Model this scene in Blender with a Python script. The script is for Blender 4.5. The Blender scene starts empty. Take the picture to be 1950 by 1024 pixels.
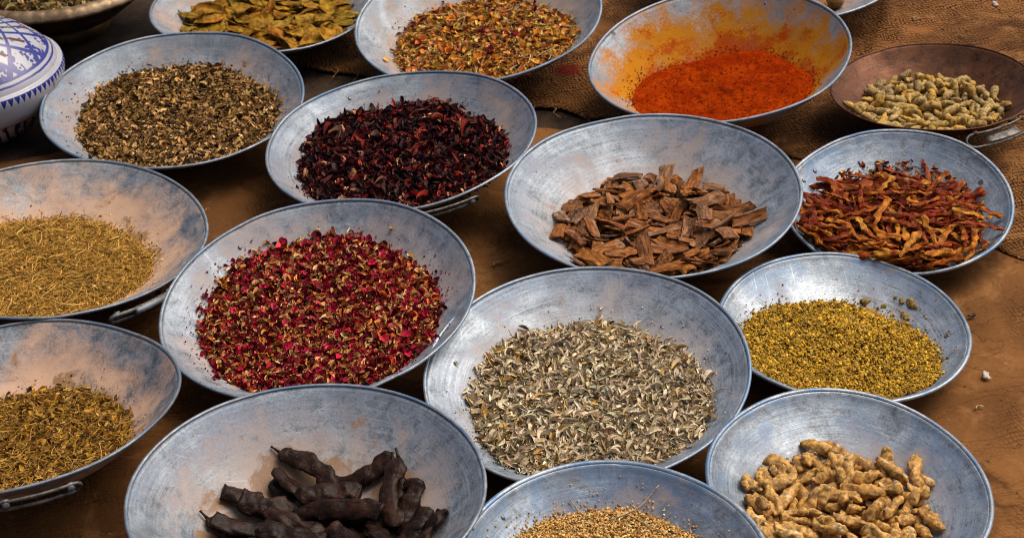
import bpy, math, random
import numpy as np
from mathutils import Matrix, Vector, noise as mnoise
D2 = bpy.data
SC = bpy.context.scene
COL = SC.collection
PI = math.pi

# ------------------------------------------------------------------ camera, sky, sun, exposure
cd = D2.cameras.new('camera'); cam = D2.objects.new('camera', cd); COL.objects.link(cam); SC.camera = cam
cd.sensor_width = 36; cd.lens = 60.27; cd.clip_start = .05; cd.clip_end = 200
cam.matrix_world = Matrix(((0.99862, 0.05166, -0.00981, -0.02359), (-0.03637, 0.5438, -0.83843, -0.04875),
                           (-0.03798, 0.83762, 0.54492, 1.31032), (0, 0, 0, 1)))
cd.dof.use_dof = True; cd.dof.focus_distance = 2.1; cd.dof.aperture_fstop = 11
SUN_EL, SUN_AZ = math.radians(60), math.radians(62)      # azimuth clockwise from +Y (away from the camera)
W = D2.worlds.new('World'); SC.world = W; W.use_nodes = True
wn = W.node_tree; bg = wn.nodes['Background']
sky = wn.nodes.new('ShaderNodeTexSky'); sky.sky_type = 'NISHITA'; sky.sun_disc = False
sky.sun_elevation = SUN_EL; sky.sun_rotation = SUN_AZ
wn.links.new(sky.outputs[0], bg.inputs[0]); bg.inputs[1].default_value = .105; sky.air_density = .6; sky.dust_density = 7.0; sky.ozone_density = .4
sl = D2.lights.new('sun', 'SUN'); sl.energy = 1.3; sl.angle = math.radians(46); sl.color = (1, .91, .79)
so = D2.objects.new('sun', sl); COL.objects.link(so)
sd = Vector((math.sin(SUN_AZ) * math.cos(SUN_EL), math.cos(SUN_AZ) * math.cos(SUN_EL), math.sin(SUN_EL)))
so.rotation_euler = sd.to_track_quat('Z', 'Y').to_euler()
SC.view_settings.view_transform = 'Standard'; SC.view_settings.look = 'None'
SC.view_settings.exposure = 0.42; SC.view_settings.gamma = 1; SC.view_settings.use_curve_mapping = False
SC.cycles.max_bounces = 6; SC.cycles.diffuse_bounces = 3; SC.cycles.glossy_bounces = 3
SC.cycles.use_denoising = True; SC.cycles.filter_width = 1.05; SC.cycles.caustics_reflective = False; SC.cycles.caustics_refractive = False

# ------------------------------------------------------------------ helpers
def srgb(r, g, b):
    f = lambda c: (c / 255 / 12.92) if c / 255 <= .04045 else ((c / 255 + .055) / 1.055) ** 2.4
    return (f(r), f(g), f(b), 1)
def tag(o, label=None, cat=None, group=None, kind=None):
    for k, v in (('label', label), ('category', cat), ('group', group), ('kind', kind)):
        if v: o[k] = v
    return o
def link(name, me, parent=None, mats=()):
    o = D2.objects.new(name, me); COL.objects.link(o)
    if parent: o.parent = parent
    for m in mats: me.materials.append(m)
    return o
def empty(name, mw):
    o = D2.objects.new(name, None); COL.objects.link(o); o.matrix_world = mw; o.empty_display_size = .02
    return o
def mesh_np(name, V, F, smooth=True, cols=None, midx=None):
    """V (n,3); F (m,3) or (m,4) or a list of such arrays; cols per-vertex rgb"""
    V = np.asarray(V, np.float32)
    Fs = [np.asarray(f, np.int32) for f in (F if isinstance(F, list) else [F]) if len(f)]
    me = D2.meshes.new(name); me.vertices.add(len(V)); me.vertices.foreach_set('co', V.ravel())
    idx = np.concatenate([f.ravel() for f in Fs]); tot = np.concatenate([np.full(len(f), f.shape[1], np.int32) for f in Fs])
    me.loops.add(len(idx)); me.loops.foreach_set('vertex_index', idx)
    me.polygons.add(len(tot)); me.polygons.foreach_set('loop_start', np.r_[0, np.cumsum(tot)[:-1]].astype(np.int32))
    if midx is not None: me.polygons.foreach_set('material_index', np.asarray(midx, np.int32))
    me.polygons.foreach_set('use_smooth', np.full(len(tot), smooth))
    if cols is not None:
        a = me.color_attributes.new('Col', 'FLOAT_COLOR', 'POINT')
        a.data.foreach_set('color', np.c_[np.asarray(cols, np.float32), np.ones(len(V), np.float32)].ravel())
    me.update(calc_edges=True); me.validate()
    return me
def lathe(prof, n=128, wob=None):
    """prof list of (r,z) -> V,F quads, closed around"""
    prof = np.asarray(prof); a = np.linspace(0, 2 * PI, n, endpoint=False); m = len(prof)
    R = prof[:, 0][:, None] * np.ones(n); Z = prof[:, 1][:, None] * np.ones(n)
    if wob is not None: R, Z = wob(R, Z, a)
    V = np.stack([R * np.cos(a), R * np.sin(a), Z], -1).reshape(-1, 3)
    i = np.arange(m - 1)[:, None]; j = np.arange(n)[None]; k = (j + 1) % n
    return V, np.stack([i * n + j, i * n + k, (i + 1) * n + k, (i + 1) * n + j], -1).reshape(-1, 4)
def tube(pts, rad, seg=8, closed=False, squash=1.0, up=(0, 0, 1), caps=True, prof=None):
    """sweep along pts; squash flattens along the frame's up direction; prof(i, ang) scales the radius"""
    pts = np.asarray(pts, float); n = len(pts); rad = np.broadcast_to(np.asarray(rad, float), (n,))
    T = np.gradient(pts, axis=0) if not closed else np.roll(pts, -1, 0) - np.roll(pts, 1, 0)
    T /= np.linalg.norm(T, axis=1)[:, None]
    S = np.cross(T, up); S /= np.linalg.norm(S, axis=1)[:, None] + 1e-9; U = np.cross(S, T)
    a = np.linspace(0, 2 * PI, seg, endpoint=False)
    sc = np.ones((n, seg))
    if prof is not None: sc = np.array([[prof(i, x) for x in a] for i in range(n)])
    V = pts[:, None] + (rad[:, None] * sc)[..., None] * (np.cos(a)[None, :, None] * S[:, None] + squash * np.sin(a)[None, :, None] * U[:, None])
    V = V.reshape(-1, 3); m = n if closed else n - 1
    i = np.arange(m)[:, None]; j = np.arange(seg)[None]; k = (j + 1) % seg; i2 = (i + 1) % n
    F = np.stack([i * seg + j, i * seg + k, i2 * seg + k, i2 * seg + j], -1).reshape(-1, 4)
    if closed or not caps: return V, [F]
    V = np.vstack([V, pts[:1], pts[-1:]]); c0, c1 = n * seg, n * seg + 1; jj = np.arange(seg); kk = (jj + 1) % seg
    return V, [F, np.stack([np.full(seg, c0), kk, jj], -1), np.stack([np.full(seg, c1), (n - 1) * seg + jj, (n - 1) * seg + kk], -1)]
def join(parts):
    V, F, o = [], [], 0
    for v, f in parts:
        V.append(v); F += [np.asarray(x) + o for x in (f if isinstance(f, list) else [f])]; o += len(v)
    return np.vstack(V), F
def n3(p, s=1.0, seed=0.0): return mnoise.noise(Vector((p[0] * s + seed, p[1] * s + seed * 1.7, p[2] * s - seed)))
def ndisp(V, amp, scale, seed): return np.array([[n3(v, scale, seed), n3(v, scale, seed + 31.7), n3(v, scale, seed + 77.1)] for v in V]) * amp

# ------------------------------------------------------------------ node helpers
class NT:
    def __init__(s, name):
        s.m = D2.materials.new(name); s.m.use_nodes = True; s.t = s.m.node_tree
        s.t.nodes.clear(); s.out = s.t.nodes.new('ShaderNodeOutputMaterial')
    def n(s, typ, *ins, **kw):
        nd = s.t.nodes.new('ShaderNode' + typ)
        for k, v in kw.items():
            if hasattr(nd, k): setattr(nd, k, v)
            else: s.set(nd, k.replace('_', ' '), v)
        for i, v in enumerate(ins): s.set(nd, i, v)
        return nd
    def set(s, nd, k, v):
        if v is None: return
        i = nd.inputs[k]
        if hasattr(v, 'outputs'): v = v.outputs[0]
        if isinstance(v, bpy.types.NodeSocket): s.t.links.new(v, i)
        else:
            if i.type == 'RGBA' and len(v) == 3: v = (*v, 1)
            i.default_value = v
    def math(s, op, a, b=0.0, c=0.0, clamp=False): return s.n('Math', a, b, c, operation=op, use_clamp=clamp).outputs[0]
    def noise(s, vec, scale, detail=4, rough=.55, dist=0.0): return s.n('TexNoise', Vector=vec, Scale=scale, Detail=detail, Roughness=rough, Distortion=dist).outputs[0]
    def ss(s, x, lo, hi):
        nd = s.n('MapRange', x, lo, hi, 0.0, 1.0, interpolation_type='SMOOTHSTEP'); return nd.outputs[0]
    def mix(s, f, a, b, mode='MIX'):
        nd = s.t.nodes.new('ShaderNodeMix'); nd.data_type = 'RGBA'; nd.blend_type = mode
        s.set(nd, 0, f); s.set(nd, 6, a); s.set(nd, 7, b); return nd.outputs[2]
    def ramp(s, x, stops):
        nd = s.t.nodes.new('ShaderNodeValToRGB'); s.set(nd, 0, x); e = nd.color_ramp.elements
        for i, (p, c) in enumerate(stops):
            el = e[i] if i < 2 else e.new(p)
            el.position = p; el.color = (*c, 1) if len(c) == 3 else c
        return nd.outputs[0]
    def bump(s, h, strength, dist=.001, nrm=None):
        nd = s.n('Bump', Strength=strength, Distance=dist, Height=h)
        if nrm is not None: s.set(nd, 'Normal', nrm)
        return nd.outputs[0]
    def bsdf(s, color, rough=.6, metal=0.0, nrm=None, spec=.5):
        nd = s.n('BsdfPrincipled', Base_Color=color, Roughness=rough, Metallic=metal)
        nd.inputs['Specular IOR Level'].default_value = spec
        if nrm is not None: s.set(nd, 'Normal', nrm)
        return nd.outputs[0]
    def done(s, sh): s.t.links.new(sh, s.out.inputs[0]); return s.m

def metal_mat(name, R, seed, light=.62, dust=.5, dustcol=(.42, .31, .23), rings=.5, blue=.35, spots=.4, rust=.2, rustcol=(.30, .15, .045), rough=.58, stain=None, copper=False):
    t = NT(name)
    P = t.n('TexCoord').outputs['Object']
    sp = t.n('SeparateXYZ', P); x, y = sp.outputs[0], sp.outputs[1]
    rad = t.math('DIVIDE', t.math('SQRT', t.math('ADD', t.math('MULTIPLY', x, x), t.math('MULTIPLY', y, y))), R)
    ang = t.math('ARCTAN2', y, x)
    off = t.n('VectorMath', P, (seed * 1.37, seed * 2.11, seed * .73), operation='ADD').outputs[0]
    rv = t.n('CombineXYZ', t.math('MULTIPLY', rad, 75.0), t.math('MULTIPLY', ang, .9), seed * 3.1).outputs[0]
    ring = t.noise(rv, 1.0, 5, .7)
    cloud = t.noise(off, 11.0, 7, .62, .6)
    cloud2 = t.noise(off, 24.0, 6, .6, .4)
    fine = t.noise(off, 260.0, 4, .7)
    patch = t.noise(off, 5.5, 4, .55, .8)
    # metal and patina colour; grey lit and cool tones include painted blue sky reflection
    grain = t.noise(off, 340.0, 3, .8); mott = t.noise(off, 48.0, 6, .68, .5)
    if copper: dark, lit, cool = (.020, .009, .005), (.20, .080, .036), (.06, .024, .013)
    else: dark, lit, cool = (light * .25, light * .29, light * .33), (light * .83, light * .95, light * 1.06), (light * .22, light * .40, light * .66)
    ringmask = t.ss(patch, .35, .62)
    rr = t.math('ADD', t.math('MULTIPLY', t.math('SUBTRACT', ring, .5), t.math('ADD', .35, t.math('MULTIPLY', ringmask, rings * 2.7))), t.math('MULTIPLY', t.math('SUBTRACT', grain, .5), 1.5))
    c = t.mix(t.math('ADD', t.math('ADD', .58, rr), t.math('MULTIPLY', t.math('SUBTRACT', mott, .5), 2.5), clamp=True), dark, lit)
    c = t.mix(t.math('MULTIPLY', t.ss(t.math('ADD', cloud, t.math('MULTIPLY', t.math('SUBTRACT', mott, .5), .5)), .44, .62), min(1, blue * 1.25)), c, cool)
    # worn arcs and hairline scratches that follow the spinning marks
    sv = t.n('CombineXYZ', t.math('MULTIPLY', rad, 110.0), t.math('MULTIPLY', ang, 1.6), seed * 7.7).outputs[0]
    scr = t.math('MULTIPLY', t.ss(t.noise(sv, 1.0, 3, .6), .66, .74), t.ss(t.noise(off, 9.0, 3), .48, .6))
    c = t.mix(t.math('MULTIPLY', scr, .7), c, tuple(v * .35 for v in dark))
    for q_ in range(2):
        th_ = seed * 1.9 + q_ * 1.3
        rot = t.n('VectorRotate', off, (0, 0, 0), (0, 0, 1), th_).outputs[0]
        hs = t.noise(t.n('VectorMath', rot, (9, 330, 9), operation='MULTIPLY').outputs[0], 1.0, 3, .6)
        hm = t.math('MULTIPLY', t.ss(hs, .63, .70), t.ss(t.noise(rot, 8.0, 3), .46, .58))
        c = t.mix(t.math('MULTIPLY', hm, .55), c, dark if q_ else tuple(min(1, v * 1.25) for v in lit))
    smear = t.ss(t.noise(off, 3.4, 5, .6, 1.5), .50, .66)
    c = t.mix(t.math('MULTIPLY', smear, .45), c, tuple(v * 1.25 for v in dark))
    rgh = t.math('ADD', t.math('ADD', rough, t.math('MULTIPLY', smear, .12)), t.math('ADD', t.math('MULTIPLY', t.math('SUBTRACT', cloud, .45), .35), t.math('MULTIPLY', t.math('SUBTRACT', mott, .5), .35)))
    hb = t.math('ADD', t.math('MULTIPLY', ring, .7 * rings), t.math('ADD', t.math('MULTIPLY', grain, .25), t.math('ADD', t.math('MULTIPLY', patch, 3.5), t.math('MULTIPLY', mott, .8))))
    nrm = t.bump(hb, .55, .0010)
    # pinhole dents
    vor = t.n('TexVoronoi', Vector=off, Scale=34.0); vor.feature = 'F1'
    sz = t.math('ADD', .06, t.math('MULTIPLY', t.n('SeparateColor', vor.outputs['Color']).outputs[0], .1))
    sel = t.math('GREATER_THAN', t.n('SeparateColor', vor.outputs['Color']).outputs[1], 1.0 - .16 * spots)
    wob = t.math('ADD', vor.outputs['Distance'], t.math('MULTIPLY', t.math('SUBTRACT', t.noise(off, 160.0, 2), .5), .12))
    speck = t.math('MULTIPLY', t.math('LESS_THAN', wob, sz), sel)
    c = t.mix(t.math('MULTIPLY', speck, .85), c, (.05, .035, .025))
    metal = t.bsdf(c, rgh, .56 if not copper else .55, nrm, .5 if not copper else .3)
    # dust film: thickest low on the wall, broken into clouds
    low = t.math('MULTIPLY', t.math('SUBTRACT', .93, rad), 1.5)
    dm = t.ss(t.math('ADD', t.math('ADD', t.math('MULTIPLY', t.math('SUBTRACT', cloud, .5), 2.4), low), t.math('ADD', t.math('MULTIPLY', t.math('SUBTRACT', mott, .5), 1.0), t.math('MULTIPLY', t.math('SUBTRACT', grain, .5), .7))), .30 - dust * .75, .95 - dust * .5)
    dm = t.math('MULTIPLY', dm, min(.97, .50 + dust * .5))
    dc = t.mix(cloud2, tuple(v * .72 for v in dustcol), tuple(min(1, v * 1.25) for v in dustcol))
    rm = t.math('MULTIPLY', t.ss(t.math('ADD', t.noise(off, 17.0, 6, .65, 1.0), t.math('MULTIPLY', t.math('SUBTRACT', .85, rad), .35)), max(.50, .68 - rust * .19), max(.56, .77 - rust * .17)), .85)
    dcol = t.mix(rm, dc, t.mix(fine, tuple(v * .5 for v in rustcol), tuple(v * 1.3 for v in rustcol)))
    dv = t.n('CombineXYZ', t.math('MULTIPLY', ang, 26.0), t.math('MULTIPLY', rad, 5.0), seed * 1.9).outputs[0]
    drip = t.math('MULTIPLY', t.math('MULTIPLY', t.ss(t.noise(dv, 1.0, 4, .6, .8), .67, .73), t.ss(t.noise(off, 7.0, 3), .52, .60)), .55)
    dcol = t.mix(drip, dcol, rustcol); rm = t.math('MAXIMUM', rm, drip)
    fac = t.math('MAXIMUM', dm, rm)
    if stain:
        # powder smeared round the heap: yellow film with a broken edge, red flecks in it
        (sx, sy, sr), scol, scol2 = stain
        dx = t.math('SUBTRACT', t.math('DIVIDE', x, R), sx); dy = t.math('SUBTRACT', t.math('DIVIDE', y, R), sy)
        ds = t.math('SQRT', t.math('ADD', t.math('MULTIPLY', dx, dx), t.math('MULTIPLY', dy, dy)))
        e = t.math('ADD', t.math('ADD', t.math('SUBTRACT', sr, ds), t.math('MULTIPLY', t.math('SUBTRACT', fine, .5), .55)), t.math('ADD', t.math('MULTIPLY', t.math('SUBTRACT', cloud, .5), .95), t.math('MULTIPLY', t.math('SUBTRACT', cloud2, .5), .35)))
        sm = t.math('MULTIPLY', t.ss(e, -.10, .22), t.math('ADD', .86, t.math('MULTIPLY', cloud2, .28), clamp=True))
        s2 = t.ss(t.math('ADD', e, t.math('ADD', t.math('MULTIPLY', t.math('SUBTRACT', t.noise(off, 30.0, 5, .6), .5), 1.0), t.math('MULTIPLY', t.math('SUBTRACT', grain, .5), .5))), .20, .50)
        sc = t.mix(s2, t.mix(cloud2, tuple(v * .7 for v in scol), tuple(v * 1.2 for v in scol)), scol2)
        sc = t.mix(t.math('MULTIPLY', t.ss(t.noise(off, 90.0, 3, .6), .62, .72), .7), sc, scol2)
        dcol = t.mix(sm, dcol, sc); fac = t.math('MAXIMUM', fac, sm)
    dsh = t.bsdf(dcol, .85, 0.0, t.bump(t.math('ADD', fine, cloud2), .4, .0008), .08)
    return t.done(t.n('MixShader', fac, metal, dsh).outputs[0])

def attr_mat(name, rough=.7, var=.25, spec=.12, scale=300.0, bump=.3):
    t = NT(name); P = t.n('TexCoord').outputs['Object']
    c = t.n('VertexColor'); c.layer_name = 'Col'
    nz = t.noise(P, scale, 3, .6)
    k = t.math('ADD', 1 - var, t.math('MULTIPLY', nz, var * 2))
    col = t.n('VectorMath', c.outputs[0], operation='SCALE'); t.set(col, 'Scale', k)
    return t.done(t.bsdf(col.outputs[0], rough, 0, t.bump(nz, bump, .0008), spec))

def piece_mat(name, stops, stops2=None, mixscale=60.0, lo=.45, hi=.6, rough=.55, scale=180.0, bump=.5, dustc=None, spec=.35, stretch=(1, 1, 1), dist=.0012):
    """object colour drawn from a ramp by the object's own random value, broken up by noise"""
    t = NT(name); P = t.n('TexCoord').outputs['Object']
    r = t.n('ObjectInfo').outputs['Random']
    off = t.n('VectorMath', P, t.n('CombineXYZ', t.math('MULTIPLY', r, 9.0), t.math('MULTIPLY', r, 5.0), 0.0).outputs[0], operation='ADD').outputs[0]
    st = t.n('VectorMath', off, stretch, operation='MULTIPLY').outputs[0]
    a = t.noise(st, scale, 5, .65); b = t.noise(off, mixscale, 4, .6)
    c = t.ramp(r, stops)
    if stops2: c = t.mix(t.ss(b, lo, hi), c, t.ramp(t.math('FRACT', t.math('MULTIPLY', r, 7.13)), stops2))
    k = t.math('ADD', .28, t.math('MULTIPLY', t.ss(a, .28, .74), 1.35))
    sc = t.n('VectorMath', c, operation='SCALE'); t.set(sc, 'Scale', k); c = sc.outputs[0]
    if dustc: c = t.mix(t.math('MULTIPLY', t.ss(t.noise(off, 420.0, 3, .7), .60, .72), .75), c, dustc)
    return t.done(t.bsdf(c, rough, 0, t.bump(a, bump, dist), spec))
# ------------------------------------------------------------------ bowls: centre of the rim, axis, radius, depth / R, heap (x, y, radius) / R
BOWL = {
'A':([-0.5193, 2.3952, 0.0779],[0.0242, -0.0752, 0.9969],0.2035,0.358,[0.022, -0.028, 0.783]),
'B':([-0.4125, 2.7564, 0.0636],[0.0586, 0.018, 0.9981],0.1909,0.308,[0.055, -0.059, 0.860]),
'C':([-0.0307, 2.6134, 0.0921],[-0.0893, -0.1151, 0.9893],0.2063,0.414,[0.023, -0.107, 0.752]),
'D':([-0.1542, 2.2164, 0.0839],[-0.0752, -0.0305, 0.9967],0.2018,0.391,[-0.011, -0.029, 0.785]),
'E':([0.3455, 2.3916, 0.1094],[-0.1232, -0.0535, 0.9909],0.2049,0.506,[0.0, -0.066, 0.665]),
'F':([0.6697, 2.3176, 0.0712],[-0.0638, 0.03, 0.9975],0.1543,0.432,[-0.033, -0.09, 0.80]),
'G':([0.5008, 2.8047, 0.0814],[-0.009, -0.0402, 0.9992],0.2276,0.335,[0.10, -0.10, 0.75]),
'H':([0.2013, 2.0134, 0.0886],[-0.0225, -0.062, 0.9978],0.2031,0.414,[-0.01, -0.101, 0.727]),
'I':([0.545, 2.0029, 0.0588],[-0.0539, -0.1522, 0.9869],0.1560,0.330,[0.011, -0.012, 0.841]),
'J':([0.4136, 1.7237, 0.0476],[0.03, -0.0258, 0.9992],0.1563,0.290,[-0.055, -0.20, 0.790]),
'K':([-0.6347, 1.9959, 0.0772],[0.0666, 0.012, 0.9977],0.2102,0.344,[-0.033, -0.08, 0.673]),
'L':([-0.6041, 1.5854, 0.0977],[-0.0192, 0.1164, 0.993],0.1977,0.467,[0.052, -0.001, 0.63]),
'M':([-0.2548, 1.7942, 0.0883],[-0.0726, -0.0996, 0.9924],0.2013,0.409,[-0.011, 0.006, 0.783]),
'N':([-0.2412, 1.4027, 0.0954],[0.0242, 0.0249, 0.9994],0.1938,0.471,[0.106, -0.068, 0.677]),
'O':([0.0809, 1.6286, 0.0704],[-0.06, -0.1037, 0.9928],0.1952,0.328,[-0.004, -0.116, 0.75]),
'P':([0.0834, 1.2714, 0.0798],[0.014, -0.0411, 0.9991],0.1598,0.473,[0.0, -0.05, 0.80]),
'Q':([0.3564, 1.4057, 0.0605],[0.0628, -0.0404, 0.9972],0.1551,0.360,[-0.105, -0.09, 0.706]),
}
PW = 2.2
def bowl_mw(k):
    c, nn, *_ = BOWL[k]; nn = np.array(nn) / np.linalg.norm(nn)
    ex = np.array([1, 0, 0]) - nn * nn[0]; ex /= np.linalg.norm(ex); ey = np.cross(nn, ex)
    m = Matrix.Identity(4)
    for i in range(3): m[i][0], m[i][1], m[i][2], m[i][3] = ex[i], ey[i], nn[i], c[i]
    return m
def wall(k, rho):            # inner wall height at rho (in R), metres
    _, _, R, D, _ = BOWL[k]; return -D * R * (1 - np.clip(rho, 0, 1.0) ** PW) + .0006
def heap_fn(k, dome=0.0, edge=.03, lump=.012, seed=0):
    """height of the heap at local x,y (metres); u tells how far out (1 = its edge)"""
    _, _, R, D, (ox, oy, rf) = BOWL[k]
    rng = np.random.default_rng(seed + 5); ph = rng.uniform(0, 6.28, (6, 3))
    def f(x, y):
        dx, dy = x / R - ox, y / R - oy; th = np.arctan2(dy, dx)
        r = rf * (1 + edge * sum(np.sin((i + 2) * th + ph[i, 0]) / (i + 1.5) for i in range(6)))
        u = np.hypot(dx, dy) / r
        bx, by = ox + r * np.cos(th), oy + r * np.sin(th); zb = wall(k, np.hypot(bx, by))
        zc = -D * R * (1 - (rf * .97) ** PW) + dome * R
        z = zc + (zb - zc) * np.clip(u, 0, 1.2) ** 2.5
        z = z + lump * R * np.clip(1 - u, 0, .5) * 2 * (np.sin(x * 61 + ph[0, 1]) * np.sin(y * 53 + ph[1, 1]) + .6 * np.sin(x * 131 + ph[2, 1] + y * 40) * np.sin(y * 117 + ph[3, 1]))
        return z, u
    return f

# ------------------------------------------------------------------ the single pieces (shared by all copies of a kind)
def blob(n=14, seg=10, L=.03, rad=lambda t: 1, r0=.008, bend=.2, rng=None, squash=1.0, namp=.0015, nsc=90.0, twist=0.0, prof=None):
    t = np.linspace(0, 1, n); b1, b2, p1 = rng.uniform(-bend, bend), rng.uniform(-bend, bend) * .5, rng.uniform(0, 6)
    pts = np.stack([(t - .5) * L, L * (b1 * (4 * (t - .5) ** 2 - .5) + .15 * bend * np.sin(t * 7 + p1)), L * b2 * (4 * (t - .5) ** 2 - .5) * .6], -1)
    V, F = tube(pts, [r0 * rad(x) for x in t], seg, squash=squash, prof=prof)
    return V + ndisp(V, namp, nsc, rng.uniform(0, 50)), F
def capr(t, a=.12): return math.sqrt(max(0.02, 1 - max(0, 1 - t / a) ** 2)) * math.sqrt(max(0.02, 1 - max(0, 1 - (1 - t) / a) ** 2))
def v_ginger(rng):
    L = rng.uniform(.028, .054); ph = rng.uniform(0, 6); q = rng.uniform(1.2, 2.8); w1 = rng.uniform(5, 8)
    def pr(i, a): return 1 + .09 * math.sin(w1 * a + ph + i * .15) + .07 * math.sin(3 * a + i * .4)
    parts = [blob(22, 16, L, lambda t: capr(t, .18) * (.84 + .24 * math.sin(q * 2 * t + ph) + .05 * math.sin(46 * t + ph)), rng.uniform(.0052, .0074), .22, rng, .72, .0026, 70, prof=pr)]
    for i in range(rng.choice([0, 0, 1, 1, 2])):
        l2 = L * rng.uniform(.30, .5)
        v, f = blob(12, 12, l2, lambda t: capr(t, .3), rng.uniform(.0042, .0060), .2, rng, .9, .0022, 110, prof=pr)
        a = rng.uniform(.5, 1.3) * rng.choice([-1, 1]); c, s = math.cos(a), math.sin(a)
        v = v @ np.array([[c, -s, 0], [s, c, 0], [0, 0, 1]]).T + np.array([rng.uniform(-.35, .35) * L, math.copysign(l2 * .3, a) * 1.0, rng.uniform(-.002, .003)])
        parts.append((v, f))
    V, F = join(parts); V = V + ndisp(V, .0016, 230, ph) + ndisp(V, .0006, 520, ph); return V, F, None
def v_pod(rng):          # knobbly dried pods in the copper pan
    L = rng.uniform(.026, .043); w = rng.uniform(3, 6); ph = rng.uniform(0, 6)
    V, F = blob(20, 9, L, lambda t: capr(t, .42) * (.92 + .08 * math.sin(w * 6.28 * t + ph)) * (1.1 - .35 * t), rng.uniform(.0060, .0078), .28, rng, .9, .0022, 140)
    return V + ndisp(V, .0007, 420, ph), F, None
def v_carob(rng):
    L = rng.uniform(.066, .108); ph = rng.uniform(0, 6)
    def pr(i, a): return 1 + .16 * math.cos(2 * a) * 0 + .1 * math.sin(3 * a + i * .5)
    cut = rng.random() < .55
    V, F = blob(40, 18, L, lambda t: (capr(t, .16) if not cut else math.sqrt(max(.03, 1 - max(0, 1 - t / .16) ** 2))) * (.9 + .10 * math.sin(17 * t + ph)), rng.uniform(.0122, .0155), .12, rng, .42, .0030, 52, prof=pr)
    V = V + ndisp(V, .0015, 150, ph) + ndisp(V, .0008, 420, ph)
    nf = [len(f) for f in F]; mi = np.zeros(sum(nf), int)
    if cut: mi[nf[0] + nf[1]:] = 1
    elif rng.random() < .6:     # a dry stalk
        e = V[-1]; d = np.array([1, .2, .25]); s = [e - d * .003, e + d * .004, e + d * .009, e + d * .011]
        a = tube(s, [.0028, .0016, .0013, .0019], 6); V, F = join([(V, F), a]); mi = np.r_[mi, np.zeros(sum(len(f) for f in a[1]), int)]
    return V, F, mi
def v_bark(rng):         # shard of a bark quill: outer face, inner face, broken edges
    L = rng.choice([rng.uniform(.020, .034), rng.uniform(.034, .058)], p=[.55, .45]); w = rng.uniform(.011, .023); th = rng.uniform(.0014, .0030)
    arc = rng.choice([rng.uniform(.12, .5), rng.uniform(.5, 2.0)], p=[.7, .3]); n, m = 10, 7; seed = rng.uniform(0, 60); sk = rng.uniform(-.5, .5); tw = rng.uniform(-.25, .25); bd = rng.uniform(-.08, .08)
    P = np.zeros((2, n, m, 3)); taper = rng.uniform(-.35, .35)
    for s in range(2):
        for i in range(n):
            for j in range(m):
                u, v = i / (n - 1) - .5, j / (m - 1) - .5
                ww = w * (1 + taper * u) * (1 + .16 * n3((u * 4, 1 if v > 0 else 9, 0), 1.5, seed)); r = w / arc + (th if s == 0 else 0) * (1 + .5 * n3((u * 5, v * 5, 3), 1, seed))
                a = v * arc * ww / w
                x = u * L + (sk * v * w if abs(u) > .3 else 0) + (.0022 * n3((v * 6, u, 2), 1.7, seed) if i in (0, n - 1) else 0)
                z = (r * math.cos(a) - w / arc) ; y = r * math.sin(a)
                ca, sa = math.cos(tw * u * 2), math.sin(tw * u * 2)
                P[s, i, j] = (x, y * ca - z * sa, y * sa + z * ca + bd * L * 4 * u * u + .0007 * n3((u * 9, v * 6, s), 1.4, seed))
    V = P.reshape(-1, 3); V = V - V.mean(0); A = lambda s, i, j: s * n * m + i * m + j; F, mi = [], []
    for i in range(n - 1):
        for j in range(m - 1):
            F.append((A(0, i, j), A(0, i + 1, j), A(0, i + 1, j + 1), A(0, i, j + 1))); mi.append(0)
            F.append((A(1, i, j), A(1, i, j + 1), A(1, i + 1, j + 1), A(1, i + 1, j))); mi.append(1)
    for i in range(n - 1):
        F.append((A(0, i, 0), A(1, i, 0), A(1, i + 1, 0), A(0, i + 1, 0))); mi.append(2)
        F.append((A(0, i, m - 1), A(0, i + 1, m - 1), A(1, i + 1, m - 1), A(1, i, m - 1))); mi.append(2)
    for j in range(m - 1):
        F.append((A(0, 0, j), A(0, 0, j + 1), A(1, 0, j + 1), A(1, 0, j))); mi.append(2)
        F.append((A(0, n - 1, j), A(1, n - 1, j), A(1, n - 1, j + 1), A(0, n - 1, j + 1))); mi.append(2)
    return V, [np.array(F)], np.array(mi)
def v_chili(rng):        # dried pepper: collapsed, wrinkled, often split
    L = rng.uniform(.040, .088); ph = rng.uniform(0, 6); sq = rng.uniform(.22, .48); fold = rng.uniform(.1, .45)
    def pr(i, a): return 1 - fold * math.exp(-((a - 1.57 - .3 * math.sin(i * .6 + ph)) / .55) ** 2) + .12 * math.sin(4 * a + i * .7 + ph)
    V, F = blob(30, 14, L, lambda t: (capr(t, .10)) * (1.1 - .6 * t ** 1.4) * (.92 + .12 * math.sin(11 * t + ph)), rng.uniform(.0036, .0060), .09, rng, sq, .0034, 95, prof=pr); V = V + ndisp(V, .0014, 260, ph)
    nf = [len(f) for f in F]; mi = (np.arange(nf[0]) % 14 < (5 if rng.random() < .5 else 0)).astype(int)
    return V, F, np.r_[mi, np.zeros(nf[1] + nf[2], int)]
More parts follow.
